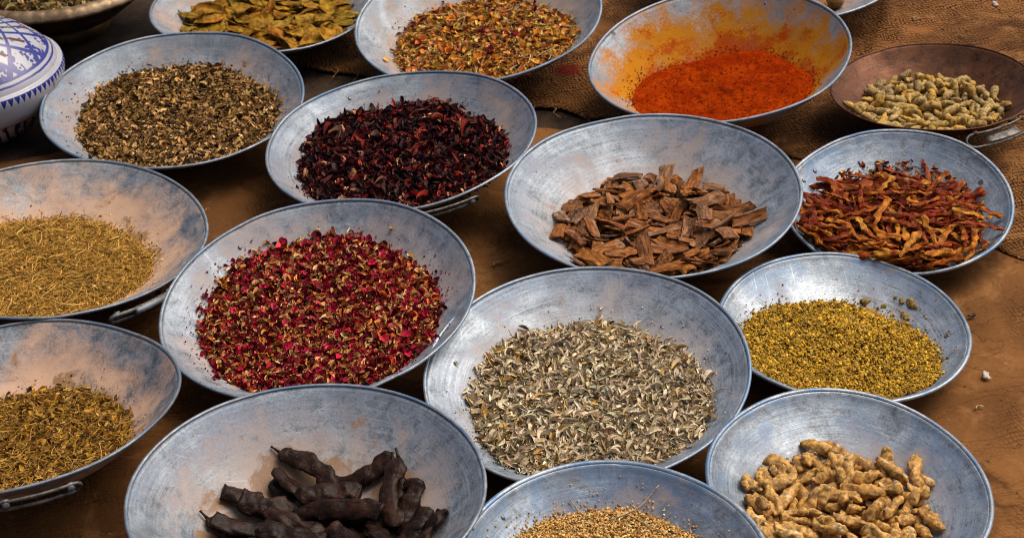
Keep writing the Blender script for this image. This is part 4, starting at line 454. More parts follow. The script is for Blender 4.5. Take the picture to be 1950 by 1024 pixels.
# ------------------------------------------------------------------ pans
def pan(k, label, mkw, rivets=(), handle=None, wide=False, copper=False, band=False):
    c, nn, R, D, fl = BOWL[k]; mw = bowl_mw(k); seed = ord(k) - 60
    root = empty('metal_bowl' if not copper else 'copper_pan', mw)
    tag(root, label, 'bowl' if not copper else 'pan', 'shallow metal bowls of spices' if not copper else None)
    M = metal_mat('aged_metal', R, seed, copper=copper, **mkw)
    th = .0013; rr = np.linspace(.002, 1.0, 46)
    prof = [(r * R, -D * R * (1 - r ** PW)) for r in rr]
    if wide:
        prof = [(r * R, -D * R * (1 - r ** PW)) for r in rr[:-3]] + [(R * .972, -.0012 - D * R * .03), (R * .982, -.0008), (R, 0)]
    outer = [(r * R, -D * R * (1 - r ** PW) - th) for r in rr[::-1]]
    rng = np.random.default_rng(seed); ph = rng.uniform(0, 6.28, 8)
    rng_w = rng.uniform(.003, .007)
    dents = [(rng.uniform(.5, .97), rng.uniform(0, 6.28), rng.uniform(-.0022, .0022), rng.uniform(.05, .14)) for _ in range(9)]
    def wob(Rm, Zm, a):
        rel = Rm / R
        dz = .0020 * rel ** 2 * (np.sin(2 * a + ph[0]) + .6 * np.sin(3 * a + ph[1])) + .0007 * np.sin(7 * a + ph[2]) * np.sin(rel * 9 + ph[3])
        for (dr_, da_, dd, ds_) in dents:
            dz = dz - dd * np.exp(-((rel - dr_) / ds_) ** 2 - (((a - da_ + PI) % (2 * PI) - PI) * np.maximum(rel, .3) / ds_) ** 2)
        dr = 1 + rel ** 2 * (rng_w * np.sin(2 * a + ph[4]) + .0025 * np.sin(5 * a + ph[5]))
        return Rm * dr, Zm + dz
    V, F = lathe(prof + outer, 160, wob)
    link('bowl_body', mesh_np('bowl_body', V, F), root, [M])
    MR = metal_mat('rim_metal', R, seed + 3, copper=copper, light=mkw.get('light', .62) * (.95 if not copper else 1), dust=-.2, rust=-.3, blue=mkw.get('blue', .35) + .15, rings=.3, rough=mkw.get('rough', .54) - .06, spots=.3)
    tr = R * (.0115 if not wide else .019)
    if copper: tr = R * .008
    ra = np.linspace(-PI, PI, 15)[:-1]
    ring = [(R + tr * .55 + tr * math.cos(x), tr * (.15 if not wide else -.1) + tr * .85 * math.sin(x)) for x in ra[::-1]]
    ring.append(ring[0])
    V, F = lathe(ring, 160, wob)
    link('rim', mesh_np('rim', V, F), root, [MR])
    for (rho, a) in rivets:
        z = -D * R * (1 - rho ** PW); sl = math.atan(D * PW * rho ** (PW - 1))
        pr = [(.0001, .0011), (.0016, .0010), (.0026, .0004), (.0030, -.0004)]
        V, F = lathe([(r * rng.uniform(.85, 1.1), h) for r, h in pr], 12)
        o = link('rivet', mesh_np('rivet', V, F), root, [M_rivet])
        o.matrix_local = Matrix.Translation((rho * R * math.cos(a), rho * R * math.sin(a), z)) @ Matrix.Rotation(a, 4, 'Z') @ Matrix.Rotation(-sl, 4, 'Y') @ Matrix.Diagonal((1.25, .85, 1, 1))
    if handle:
        a0, a1, style = handle
        n = 16; A = np.linspace(a0, a1, n)
        o1, z1, o2, z2 = {'loop': (.0075, -.0075, .004, -.017), 'strap': (.009, -.010, .007, -.020), 'flat': (.0065, -.009, .0025, -.021), 'drop': (.008, -.006, .024, -.020)}[style]
        top = [((R + o1) * math.cos(x), (R + o1) * math.sin(x), z1) for x in A]
        bot = [((R + o2) * math.cos(x), (R + o2) * math.sin(x), z2) for x in A[::-1]]
        def cap(p, q, s, d):
            p, q = np.array(p), np.array(q); m = (p + q) / 2; tang = np.array([-math.sin(d), math.cos(d), 0]) * s; h = np.linalg.norm(p - q) / 2
            return [m + (p - q) / 2 * math.cos(x) + tang * h * 1.3 * math.sin(x) for x in np.linspace(0, PI, 7)[1:-1]]
        pts = top + cap(top[-1], bot[0], 1, a1) + bot + cap(bot[-1], top[0], -1, a0)
        V, F = tube(pts, .0021 if style != 'strap' else .0032, 8, True)
        h = link('handle', mesh_np('handle', V, F), root, [M_wire if not copper else M_wire])
        for x in (a0 + .02, a1 - .02):
            if style == 'drop': q = [((R + s_) * math.cos(x), (R + s_) * math.sin(x), zz) for s_, zz in ((-.012, -.018), (.003, -.010), (.010, -.006), (.006, -.003))]
            else: q = [((R + s_) * math.cos(x), (R + s_) * math.sin(x), zz) for s_, zz in ((-.014, -.020), (.004, -.017), (.0095, -.013), (.005, -.007))]
            V, F = tube(q, .0042, 8, squash=.45, up=(math.cos(x), math.sin(x), .2))
            link('bracket', mesh_np('bracket', V, F), h, [MR])
        if style == 'strap':     # a rolled tin sleeve round the wire
            A2 = np.linspace(a0 + .13, a1 - .06, 12)
            V, F = tube([((R + .009) * math.cos(x), (R + .009) * math.sin(x), -.013) for x in A2], .0068, 10, squash=.8)
            link('sleeve', mesh_np('sleeve', V, F), h, [M])
        if style == 'drop':
            A2 = np.linspace(a0 + .10, a1 - .12, 8)
            V, F = tube([((R + .0165) * math.cos(x), (R + .0165) * math.sin(x), -.0135) for x in A2], .0085, 10, squash=.10, up=(.5, 0, 1))
            link('handle_plate', mesh_np('handle_plate', V, F), h, [M_wire])
    return root
t = NT('rivet_metal'); nz = t.noise(t.n('TexCoord').outputs['Object'], 400.0, 3)
M_rivet = t.done(t.bsdf(t.mix(nz, (.06, .06, .065), (.30, .30, .31)), .45, .8))
t = NT('handle_wire'); nz = t.noise(t.n('TexCoord').outputs['Object'], 120.0, 5, .65)
M_wire = t.done(t.bsdf(t.mix(t.ss(nz, .35, .65), (.05, .047, .042), (.18, .172, .16)), .55, .6, t.bump(nz, .3, .0006)))

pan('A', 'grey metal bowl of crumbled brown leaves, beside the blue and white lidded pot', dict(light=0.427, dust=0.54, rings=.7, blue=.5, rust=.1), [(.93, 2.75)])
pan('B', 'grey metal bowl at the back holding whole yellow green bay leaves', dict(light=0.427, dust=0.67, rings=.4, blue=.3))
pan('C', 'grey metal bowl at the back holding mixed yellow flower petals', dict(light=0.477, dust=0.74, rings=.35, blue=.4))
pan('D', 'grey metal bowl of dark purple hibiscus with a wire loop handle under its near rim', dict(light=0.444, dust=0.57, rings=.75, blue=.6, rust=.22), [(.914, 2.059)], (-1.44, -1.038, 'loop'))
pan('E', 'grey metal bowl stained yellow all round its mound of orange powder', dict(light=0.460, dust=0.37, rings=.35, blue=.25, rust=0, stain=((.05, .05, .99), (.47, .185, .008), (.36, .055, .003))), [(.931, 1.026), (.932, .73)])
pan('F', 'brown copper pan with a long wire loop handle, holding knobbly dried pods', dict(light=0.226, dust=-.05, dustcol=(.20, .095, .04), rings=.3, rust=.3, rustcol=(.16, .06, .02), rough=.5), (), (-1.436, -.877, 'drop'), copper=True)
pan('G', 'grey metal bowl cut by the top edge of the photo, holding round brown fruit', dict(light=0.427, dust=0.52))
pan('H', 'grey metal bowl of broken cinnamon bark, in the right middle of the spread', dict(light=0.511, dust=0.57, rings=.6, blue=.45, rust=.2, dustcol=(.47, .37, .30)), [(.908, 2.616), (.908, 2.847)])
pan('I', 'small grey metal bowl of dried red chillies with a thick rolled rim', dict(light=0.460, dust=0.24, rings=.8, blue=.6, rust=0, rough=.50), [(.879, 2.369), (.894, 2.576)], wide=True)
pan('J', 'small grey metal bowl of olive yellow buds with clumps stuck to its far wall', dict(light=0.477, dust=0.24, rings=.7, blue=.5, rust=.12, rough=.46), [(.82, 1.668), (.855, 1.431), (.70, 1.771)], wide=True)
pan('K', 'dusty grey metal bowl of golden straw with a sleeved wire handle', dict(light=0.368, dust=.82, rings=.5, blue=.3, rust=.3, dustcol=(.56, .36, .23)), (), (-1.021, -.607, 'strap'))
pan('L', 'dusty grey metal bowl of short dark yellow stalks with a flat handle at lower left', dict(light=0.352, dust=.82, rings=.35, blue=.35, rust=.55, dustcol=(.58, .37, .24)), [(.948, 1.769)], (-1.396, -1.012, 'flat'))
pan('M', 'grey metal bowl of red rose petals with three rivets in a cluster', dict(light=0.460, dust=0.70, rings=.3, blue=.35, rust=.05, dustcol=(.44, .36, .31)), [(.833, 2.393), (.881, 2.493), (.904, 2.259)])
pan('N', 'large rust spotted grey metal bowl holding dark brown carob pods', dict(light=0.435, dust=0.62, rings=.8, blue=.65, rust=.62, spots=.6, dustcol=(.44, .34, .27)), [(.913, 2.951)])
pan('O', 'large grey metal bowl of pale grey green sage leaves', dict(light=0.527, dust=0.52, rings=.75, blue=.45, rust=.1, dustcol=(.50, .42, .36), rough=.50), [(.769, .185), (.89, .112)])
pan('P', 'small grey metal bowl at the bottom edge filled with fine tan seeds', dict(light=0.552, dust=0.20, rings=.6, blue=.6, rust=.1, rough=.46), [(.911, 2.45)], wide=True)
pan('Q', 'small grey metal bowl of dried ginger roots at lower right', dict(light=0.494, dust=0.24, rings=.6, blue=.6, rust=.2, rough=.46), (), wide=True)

# ------------------------------------------------------------------ loose spices: thousands of flakes on a heaped bed
def T_leaf(curl, bend, w, n=4, twist=0.0, tip=.25):
    V, F = [], []
    for i in range(n):
        t = i / (n - 1); hw = w * .5 * max(tip if i in (0,) else .06, math.sin(PI * (.1 + .82 * t))); x = t - .5
        a = twist * (t - .5); z = bend * (4 * (t - .5) ** 2 - .5)
        for s in (-1, 0, 1):
            y, zz = s * hw, curl * hw * (s * s)
            V.append((x, y * math.cos(a) - zz * math.sin(a), y * math.sin(a) + zz * math.cos(a) + z))
    for i in range(n - 1):
        for j in range(2):
            q = i * 3 + j; F += [(q, q + 1, q + 4), (q, q + 4, q + 3)]
    return np.array(V), np.array(F)
def T_stick(r, bend, n=4, seg=4, taper=.6):
    V, F = [], []
    for i in range(n):
        t = i / (n - 1); rr = r * (1 - taper * t) if 0 < i < n - 1 else r * .7 * (1 - taper * t)
        for j in range(seg):
            a = 2 * PI * j / seg; V.append((t - .5, rr * math.cos(a) + bend * 4 * (t - .5) ** 2, rr * math.sin(a)))
    for i in range(n - 1):
        for j in range(seg):
            a, b = i * seg + j, i * seg + (j + 1) % seg; F += [(a, b, b + seg), (a, b + seg, a + seg)]
    for j in range(1, seg - 1): F += [(0, j + 1, j), ((n - 1) * seg, (n - 1) * seg + j, (n - 1) * seg + j + 1)]
    return np.array(V), np.array(F)
def T_seed(w, h):
    V, F = [(-.5, 0, 0)], []
    for x, k in ((-.25, .85), (.15, 1.0)):
        for j in range(5): V.append((x, w * .5 * k * math.cos(2 * PI * j / 5), h * .5 * k * math.sin(2 * PI * j / 5)))
    V.append((.5, 0, 0))
    for j in range(5):
        k = (j + 1) % 5; F += [(0, 1 + k, 1 + j), (1 + j, 1 + k, 6 + k), (1 + j, 6 + k, 6 + j), (6 + j, 6 + k, 11)]
    return np.array(V), np.array(F)
def T_chunk(rng):        # crumb with flat facets
    V, F = T_seed(.9, .75); return V * rng.uniform(.7, 1.2, V.shape), F
trng = np.random.default_rng(77)
TEMPL = {
 'leaf': [T_leaf(trng.uniform(-.6, 1.3), trng.uniform(-.2, .25), trng.uniform(.35, .6), 4, trng.uniform(-1, 1)) for _ in range(14)],
 'curl': [T_leaf(trng.uniform(.8, 2.0), trng.uniform(-.35, .35), trng.uniform(.30, .5), 5, trng.uniform(-2.2, 2.2)) for _ in range(14)],
 'sliver': [T_leaf(trng.uniform(.6, 1.8), trng.uniform(-.35, .35), trng.uniform(.20, .34), 5, trng.uniform(-1.6, 1.6), .12) for _ in range(14)],
 'petal': [T_leaf(trng.uniform(.2, 1.1), trng.uniform(-.1, .35), trng.uniform(.7, 1.05), 4, trng.uniform(-.6, .6), .45) for _ in range(12)],
 'stick': [T_stick(trng.uniform(.022, .045), trng.uniform(-.10, .10)) for _ in range(10)],
 'hair': [T_stick(trng.uniform(.010, .017), trng.uniform(-.16, .16), 6, 3, .3) for _ in range(8)],
 'seed': [T_seed(trng.uniform(.34, .5), trng.uniform(.3, .42)) for _ in range(6)],
 'bud': [T_chunk(trng) for _ in range(12)],
}
def rotmats(yaw, pit, rol):
    cy, sy, cp, sp, cr, sr = np.cos(yaw), np.sin(yaw), np.cos(pit), np.sin(pit), np.cos(rol), np.sin(rol)
    return np.stack([np.stack([cy * cp, cy * sp * sr - sy * cr, cy * sp * cr + sy * sr], -1),
                     np.stack([sy * cp, sy * sp * sr + cy * cr, sy * sp * cr - cy * sr], -1),
                     np.stack([-sp, cp * sr, cp * cr], -1)], -2)
def bed_arrays(k, hf, below, col, seed, nr=36, na=110, amp=.0014, umax=1.0):
    _, _, R, D, (ox, oy, rf) = BOWL[k]
    uu = np.linspace(.004, 1.04, nr); aa = np.linspace(0, 2 * PI, na, endpoint=False)
    # invert u -> position by scaling (u is linear along a ray from the heap centre)
    X = ox * R + np.outer(uu, np.cos(aa)) * rf * R; Y = oy * R + np.outer(uu, np.sin(aa)) * rf * R
    _, u = hf(X, Y); k2 = uu[:, None] / np.maximum(u, 1e-4)
    X = ox * R + (X - ox * R) * k2; Y = oy * R + (Y - oy * R) * k2
    Z, u = hf(X, Y)
    rho = np.hypot(X, Y) / R; s = np.where(rho > .985, .985 / rho, 1.0); X, Y = X * s, Y * s
    rng = np.random.default_rng(seed)
    Z = Z - below * np.clip((1.02 - u) * 6, 0, 1) + rng.normal(0, amp, Z.shape) * np.clip((1.0 - u) * 8, 0, 1)
    wz = wall(k, np.hypot(X, Y) / R); Z = np.where((u > umax) | (Z < wz), wz - .0022, Z)
    V = np.stack([X, Y, Z], -1).reshape(-1, 3); i = np.arange(nr - 1)[:, None]; j = np.arange(na)[None]; kk = (j + 1) % na
    F = np.stack([i * na + j, (i + 1) * na + j, (i + 1) * na + kk, i * na + kk], -1).reshape(-1, 4)
    hid = ((u > umax) | (Z <= wz - .0021)).ravel(); F = F[~hid[F].all(1)]
    F = np.vstack([np.stack([F[:, 0], F[:, 1], F[:, 2]], -1), np.stack([F[:, 0], F[:, 2], F[:, 3]], -1)])
    C = np.array(col)[None] * np.exp(rng.normal(0, .35, (len(V), 1)))
    return V, F, C
def loose(k, name, label, cat, specs, bed, below=.003, dome=0.0, edge=.03, lump=.010, seed=1, rough=.8, spec=.12, stray=.02, amp=.0014, drop=0.0, var=.30, tint=(1.10, .95, .78)):
    """specs: (template, count, (min,max) length, palette [(rgb, weight)], tilt, lift)"""
    _, _, R, D, (ox, oy, rf) = BOWL[k]; hf = heap_fn(k, dome, edge, lump, seed); rng = np.random.default_rng(seed * 13 + ord(k))
    V0, F0, C0 = bed_arrays(k, hf, below, bed, seed, amp=amp, umax=1.0 if drop == 0 else .86); Vs, Fs, Cs, off = [V0], [F0], [C0], len(V0)
    if drop == 0: specs = list(specs) + [('bud', -420, (.0012, .0032), specs[0][3], .5, .3), ('bud', 1500, (.0016, .0038), specs[0][3], .6, 1.0)]
    for (tp, cnt, (l0, l1), pal, tilt, lift) in specs:
        al = cnt < 0; cnt = abs(cnt)
        r = np.sqrt(rng.random(cnt)); st = (rng.random(cnt) < stray) | al; r = np.where(st, 1.0 + rng.exponential(.07 if al else .022, cnt), r * .995)
        th = rng.uniform(0, 2 * PI, cnt); x0, y0 = np.cos(th), np.sin(th)
        _, u1 = hf(ox * R + x0 * rf * R * .9, oy * R + y0 * rf * R * .9); s = r / u1 * .9
        x, y = ox * R + x0 * rf * R * s, oy * R + y0 * rf * R * s
        z, u = hf(x, y); z = z - drop; rho = np.hypot(x, y) / R
        L = l0 + (l1 - l0) * rng.random(cnt) ** 1.6
        z = np.maximum(z + rng.uniform(-.35, .5, cnt) * L * lift * np.clip((1.05 - u) * 8, .15, 1), wall(k, rho) + L * .12 * lift)
        keep = (rho < .93) & ((drop == 0) | (u < .9)); z = np.where(u > 1.0, wall(k, rho) + L * .10, z)
        sl = np.where(u > .97, np.arctan(D * PW * np.minimum(rho, 1) ** (PW - 1)), 0.0)
        Rm = rotmats(rng.uniform(0, 2 * PI, cnt), rng.normal(0, tilt, cnt), rng.normal(0, tilt * 1.3, cnt))
        # lean flakes at the edge along the wall
        an = np.arctan2(y, x); ax = np.stack([-np.sin(an), np.cos(an), 0 * an], -1); co, si = np.cos(-sl), np.sin(-sl)
        K = np.zeros((cnt, 3, 3)); K[:, 0, 1], K[:, 0, 2], K[:, 1, 0], K[:, 1, 2], K[:, 2, 0], K[:, 2, 1] = -ax[:, 2], ax[:, 1], ax[:, 2], -ax[:, 0], -ax[:, 1], ax[:, 0]
        W_ = np.eye(3)[None] + si[:, None, None] * K + (1 - co)[:, None, None] * (K @ K); Rm = W_ @ Rm
        pc = np.array([p[0] for p in pal]); pw = np.array([p[1] for p in pal], float); ci = rng.choice(len(pal), cnt, p=pw / pw.sum())
        col = pc[ci] * np.array(tint) * np.exp(rng.normal(0, var, (cnt, 1))) * np.exp(rng.normal(0, .025, (cnt, 3)))
        tl = TEMPL[tp]; ti = rng.integers(len(tl), size=cnt); asp = rng.uniform(.75, 1.3, cnt)
        for q, (tv, tf) in enumerate(tl):
            m = np.where((ti == q) & keep)[0]
            if not len(m): continue
            sc = np.stack([L[m], L[m] * asp[m], L[m] * asp[m]], -1)
            v = np.einsum('nij,nkj->nki', Rm[m], tv[None] * sc[:, None]) + np.stack([x[m], y[m], z[m]], -1)[:, None]
            f = tf[None] + (np.arange(len(m)) * len(tv))[:, None, None] + off
            cc = np.repeat(col[m], len(tv), 0) * np.exp(rng.normal(0, .08, (len(m) * len(tv), 1)))
            Vs.append(v.reshape(-1, 3)); Fs.append(f.reshape(-1, 3)); Cs.append(cc); off += len(m) * len(tv)
    me = mesh_np(name, np.vstack(Vs), np.vstack(Fs), False, np.clip(np.vstack(Cs), 0, .9))
    o = link(name, me, None, [attr_mat(name, rough, .22, spec)]); o.matrix_world = bowl_mw(k)
    return tag(o, label, cat, None, 'stuff')

DK = (.035, .020, .010)
loose('A', 'crumbled_leaves', 'crumbled brown and tan dried leaves heaped in the bowl beside the lidded pot', 'herb', [
    ('leaf', 6000, (.007, .015), [((.045, .026, .012), 3), ((.18, .095, .032), 3), ((.34, .19, .07), 3), ((.50, .33, .15), 2.0), ((.20, .13, .03), 1.5)], .45, .5),
    ('bud', 2200, (.003, .006), [((.05, .03, .015), 2), ((.25, .15, .06), 2), ((.36, .24, .10), 1)], .6, .6),
    ('hair', 90, (.012, .03), [((.5, .38, .22), 1)], .2, .3)], DK, dome=.012, tint=(1.12, 1.06, .92))
loose('C', 'mixed_petals', 'mixed yellow and orange dried petals, stems and purple buds in the bowl at the back', 'dried flowers', [
    ('leaf', 4200, (.006, .014), [((.42, .25, .05), 3), ((.50, .34, .10), 2.4), ((.30, .13, .02), 2), ((.10, .055, .02), 2.2), ((.55, .45, .25), 1.5), ((.48, .18, .05), 1.2), ((.09, .01, .025), .9), ((.28, .24, .06), 1)], .5, .6),
    ('petal', 900, (.008, .016), [((.50, .22, .03), 2), ((.52, .36, .08), 2), ((.14, .015, .04), .9), ((.45, .16, .09), 1)], .5, .6),
    ('stick', 900, (.012, .030), [((.42, .30, .09), 2), ((.50, .42, .24), 1.3), ((.2, .12, .04), 1)], .25, .5),
    ('hair', 240, (.018, .045), [((.60, .52, .34), 1)], .22, .5)], (.09, .05, .018), dome=.03, edge=.05, tint=(1.22, .98, .66))
loose('D', 'hibiscus_petals', 'dark purple dried hibiscus petals with red and tan curls in the middle bowl', 'dried flowers', [
    ('sliver', 1800, (.012, .028), [((.020, .006, .008), 4), ((.06, .010, .012), 3), ((.20, .022, .018), 1.8), ((.48, .28, .16), .6)], .55, .8),
    ('curl', 3600, (.009, .021), [((.022, .006, .009), 4.5), ((.055, .010, .014), 3.4), ((.16, .02, .018), 2.0), ((.34, .045, .03), .9), ((.48, .27, .15), .6)], .55, .7),
    ('petal', 1300, (.007, .014), [((.03, .008, .011), 3), ((.10, .014, .018), 2), ((.30, .04, .03), .5), ((.42, .22, .12), .4), ((.48, .30, .17), .25)], .6, .7),
    ('hair', 110, (.008, .02), [((.55, .40, .28), 1)], .3, .6)], (.016, .005, .006), dome=.03, edge=.05, rough=.6, spec=.25)
loose('J', 'yellow_buds', 'fine olive yellow dried buds and stalks in the small bowl on the right', 'spice', [
    ('bud', 9500, (.0028, .0058), [((.46, .27, .030), 4), ((.34, .19, .022), 3), ((.55, .37, .075), 2), ((.15, .08, .014), 1.6), ((.46, .30, .10), 1)], .6, .8),
    ('stick', 1500, (.006, .016), [((.40, .28, .06), 2), ((.22, .13, .03), 1), ((.50, .38, .15), 1)], .3, .6),
    ('leaf', 500, (.005, .009), [((.36, .24, .06), 2), ((.12, .07, .02), 1)], .5, .5)], (.16, .09, .016), dome=.02, edge=.03, lump=.016, tint=(1.05, 1.02, .70))
loose('K', 'golden_straw', 'golden dried straw and seed husks in the dusty bowl at the left edge', 'herb', [
    ('stick', 6500, (.009, .024), [((.42, .27, .055), 4), ((.52, .37, .10), 3), ((.28, .16, .03), 2), ((.12, .07, .02), 1)], .22, .5),
    ('seed', 4200, (.003, .0075), [((.44, .29, .06), 3), ((.30, .18, .035), 2), ((.52, .38, .14), 1)], .5, .7),
    ('hair', 260, (.02, .042), [((.5, .36, .13), 1)], .12, .4)], (.15, .085, .018), dome=.02, tint=(1.06, .89, .74))
loose('L', 'chopped_stalks', 'short chopped dark yellow stalks and flakes in the dusty bowl at lower left', 'herb', [
    ('stick', 5200, (.007, .019), [((.36, .22, .035), 4), ((.45, .31, .07), 2.4), ((.20, .11, .02), 2.5), ((.08, .045, .012), 1.4)], .3, .6),
    ('leaf', 2600, (.005, .013), [((.34, .21, .035), 3), ((.16, .09, .02), 2.4), ((.42, .30, .10), 1), ((.07, .04, .015), 1)], .5, .6),
    ('hair', 130, (.018, .04), [((.46, .33, .12), 1)], .15, .4)], (.09, .05, .012), dome=.02, tint=(1.04, .88, .74))
loose('M', 'rose_petals', 'crimson dried rose petals and tan bud scales heaped in the bowl', 'dried flowers', [
    ('petal', 4700, (.006, .0125), [((.24, .008, .030), 4), ((.38, .016, .060), 2.6), ((.09, .005, .013), 2.8), ((.46, .06, .09), 1)], .6, .7),
    ('curl', 4500, (.006, .0135), [((.52, .33, .14), 3), ((.42, .20, .05), 2), ((.64, .47, .25), 1.8), ((.48, .14, .025), 1), ((.10, .03, .012), 1.2)], .55, .7),
    ('bud', 800, (.004, .007), [((.46, .30, .10), 1), ((.35, .17, .03), 1), ((.20, .012, .02), 1)], .6, .8)], (.055, .006, .010), dome=.03, edge=.035)
loose('O', 'sage_leaves', 'pale grey curled sage leaves heaped in the large bowl', 'herb', [
    ('sliver', 5200, (.008, .020), [((.64, .56, .44), 4), ((.76, .68, .56), 3.2), ((.48, .40, .29), 2), ((.52, .36, .13), .8), ((.18, .13, .07), .9)], .45, .6),
    ('leaf', 5200, (.005, .012), [((.62, .54, .43), 4), ((.48, .40, .29), 2.4), ((.76, .68, .56), 2.6), ((.48, .32, .10), .7), ((.14, .10, .055), 1.3)], .5, .6),
    ('stick', 260, (.012, .032), [((.34, .25, .12), 1), ((.22, .15, .07), 1)], .25, .5)], (.11, .085, .05), dome=.025, edge=.04, tint=(.98, .92, .77), var=.2)
loose('P', 'tan_seeds', 'fine tan seeds filling the small bowl at the bottom edge', 'spice', [
    ('seed', 15000, (.0030, .0052), [((.58, .40, .16), 4), ((.46, .28, .08), 3), ((.68, .52, .27), 2.2), ((.24, .13, .04), .9)], .4, .8)], (.20, .115, .035), dome=.03, edge=.02, lump=.004, amp=.0006)
# crumbs of the same spice under the bigger pieces
loose('F', 'pod_crumbs', 'dusty broken crumbs under the knobbly pods in the copper pan', 'spice', [
    ('bud', 2600, (.004, .009), [((.30, .22, .09), 2), ((.14, .09, .035), 2), ((.07, .045, .02), 1)], .6, .7)], (.05, .03, .014), below=.014, seed=0, stray=.0, drop=.012)
loose('H', 'bark_crumbs', 'small splinters and crumbs of cinnamon under the bark pieces', 'spice', [
    ('stick', 900, (.008, .02), [((.24, .11, .04), 2), ((.10, .05, .025), 2), ((.36, .17, .05), 1)], .3, .5),
    ('bud', 1800, (.003, .008), [((.20, .09, .03), 2), ((.08, .04, .02), 2)], .6, .6)], (.04, .02, .01), below=.016, seed=0, stray=.0, drop=.014)
loose('I', 'chilli_crumbs', 'red brown flakes and seeds under the dried chillies', 'spice', [
    ('leaf', 2200, (.006, .014), [((.20, .03, .01), 2), ((.38, .12, .02), 2), ((.10, .015, .006), 2), ((.48, .28, .06), 1)], .5, .6)], (.06, .012, .005), below=.016, seed=0, rough=.5, stray=.0, drop=.014)
loose('Q', 'ginger_crumbs', 'brown crumbs lying under the dried ginger roots', 'spice', [
    ('bud', 1100, (.003, .008), [((.38, .23, .08), 2), ((.20, .11, .04), 2)], .6, .6)], (.13, .07, .025), below=.018, seed=0, stray=.0, drop=.016)

# powder
def powder():
    k = 'E'; hf = heap_fn(k, .02, .05, .004, 3); rng = np.random.default_rng(8)
    V, F, C = bed_arrays(k, hf, 0.0, (1, 1, 1), 3, 100, 340, .0003)
    for i, v in enumerate(V):
        q = n3(v, 24, 2.2) * .0042 + abs(n3(v, 55, 9.2)) * -.0030 + n3(v, 110, 5.1) * .0014 + n3(v, 320, 1.1) * .0005
        u = hf(v[0], v[1])[1]; V[i, 2] += q * float(np.clip((1.0 - u) * 7, 0, 1))
    # crumbs and grains of the powder on its slope and round its edge
    Vs, Fs, off = [V], [F], len(V); R, D, (ox, oy, rf) = BOWL[k][2], BOWL[k][3], BOWL[k][4]
    for q in range(1500):
        u0 = rng.uniform(.1, 1.0) ** .6 if q < 700 else 1 + rng.exponential(.045); a = rng.uniform(0, 2 * PI); x0, y0 = math.cos(a), math.sin(a)
        x, y = ox * R + x0 * rf * R * u0, oy * R + y0 * rf * R * u0
        _, u = hf(x, y); x, y = ox * R + (x - ox * R) * u0 / float(u), oy * R + (y - oy * R) * u0 / float(u); z, _ = hf(x, y)
        if math.hypot(x, y) > .93 * R: continue
        z = float(z) + n3((x, y, float(z)), 24, 2.2) * .0042 * min(1, (1 - u0) * 7) if u0 < 1 else float(wall(k, math.hypot(x, y) / R))
        tv, tf = TEMPL['bud'][int(rng.integers(12))]; s = rng.uniform(.0012, .0036) * (1 if u0 < 1 else .9)
        Vs.append(tv * s * (1, 1, .7) @ rotmats(rng.uniform(0, 6), 0, 0).T + (x, y, z)); Fs.append(tf + off); off += len(tv)
    V, F = np.vstack(Vs), np.vstack(Fs)
    t = NT('orange_powder'); P = t.n('TexCoord').outputs['Object']
    a, b, f = t.noise(P, 22.0, 6, .6, .6), t.noise(P, 70.0, 5, .65), t.noise(P, 420.0, 3, .7)
    c = t.mix(t.ss(a, .36, .66), (.24, .020, .002), (.36, .042, .0022)); c = t.mix(t.math('MULTIPLY', t.ss(b, .57, .70), .8), c, (.18, .018, .003))
    c = t.mix(t.math('MULTIPLY', t.ss(t.math('ADD', t.noise(P, 150.0, 3, .6), t.math('MULTIPLY', t.math('SUBTRACT', a, .5), .5)), .58, .68), .85), c, (.09, .008, .0015))
    sc = t.n('VectorMath', c, operation='SCALE'); t.set(sc, 'Scale', t.math('ADD', .45, t.math('MULTIPLY', f, 1.1))); c = sc.outputs[0]
    m = t.done(t.bsdf(c, .95, 0, t.bump(t.math('ADD', b, t.math('MULTIPLY', f, .5)), .9, .003), .0))
    o = link('spice_powder', mesh_np('spice_powder', V, F), None, [m]); o.matrix_world = bowl_mw(k)
    tag(o, 'bright orange red ground spice powder mounded in the yellow stained bowl', 'spice', None, 'stuff')
powder()

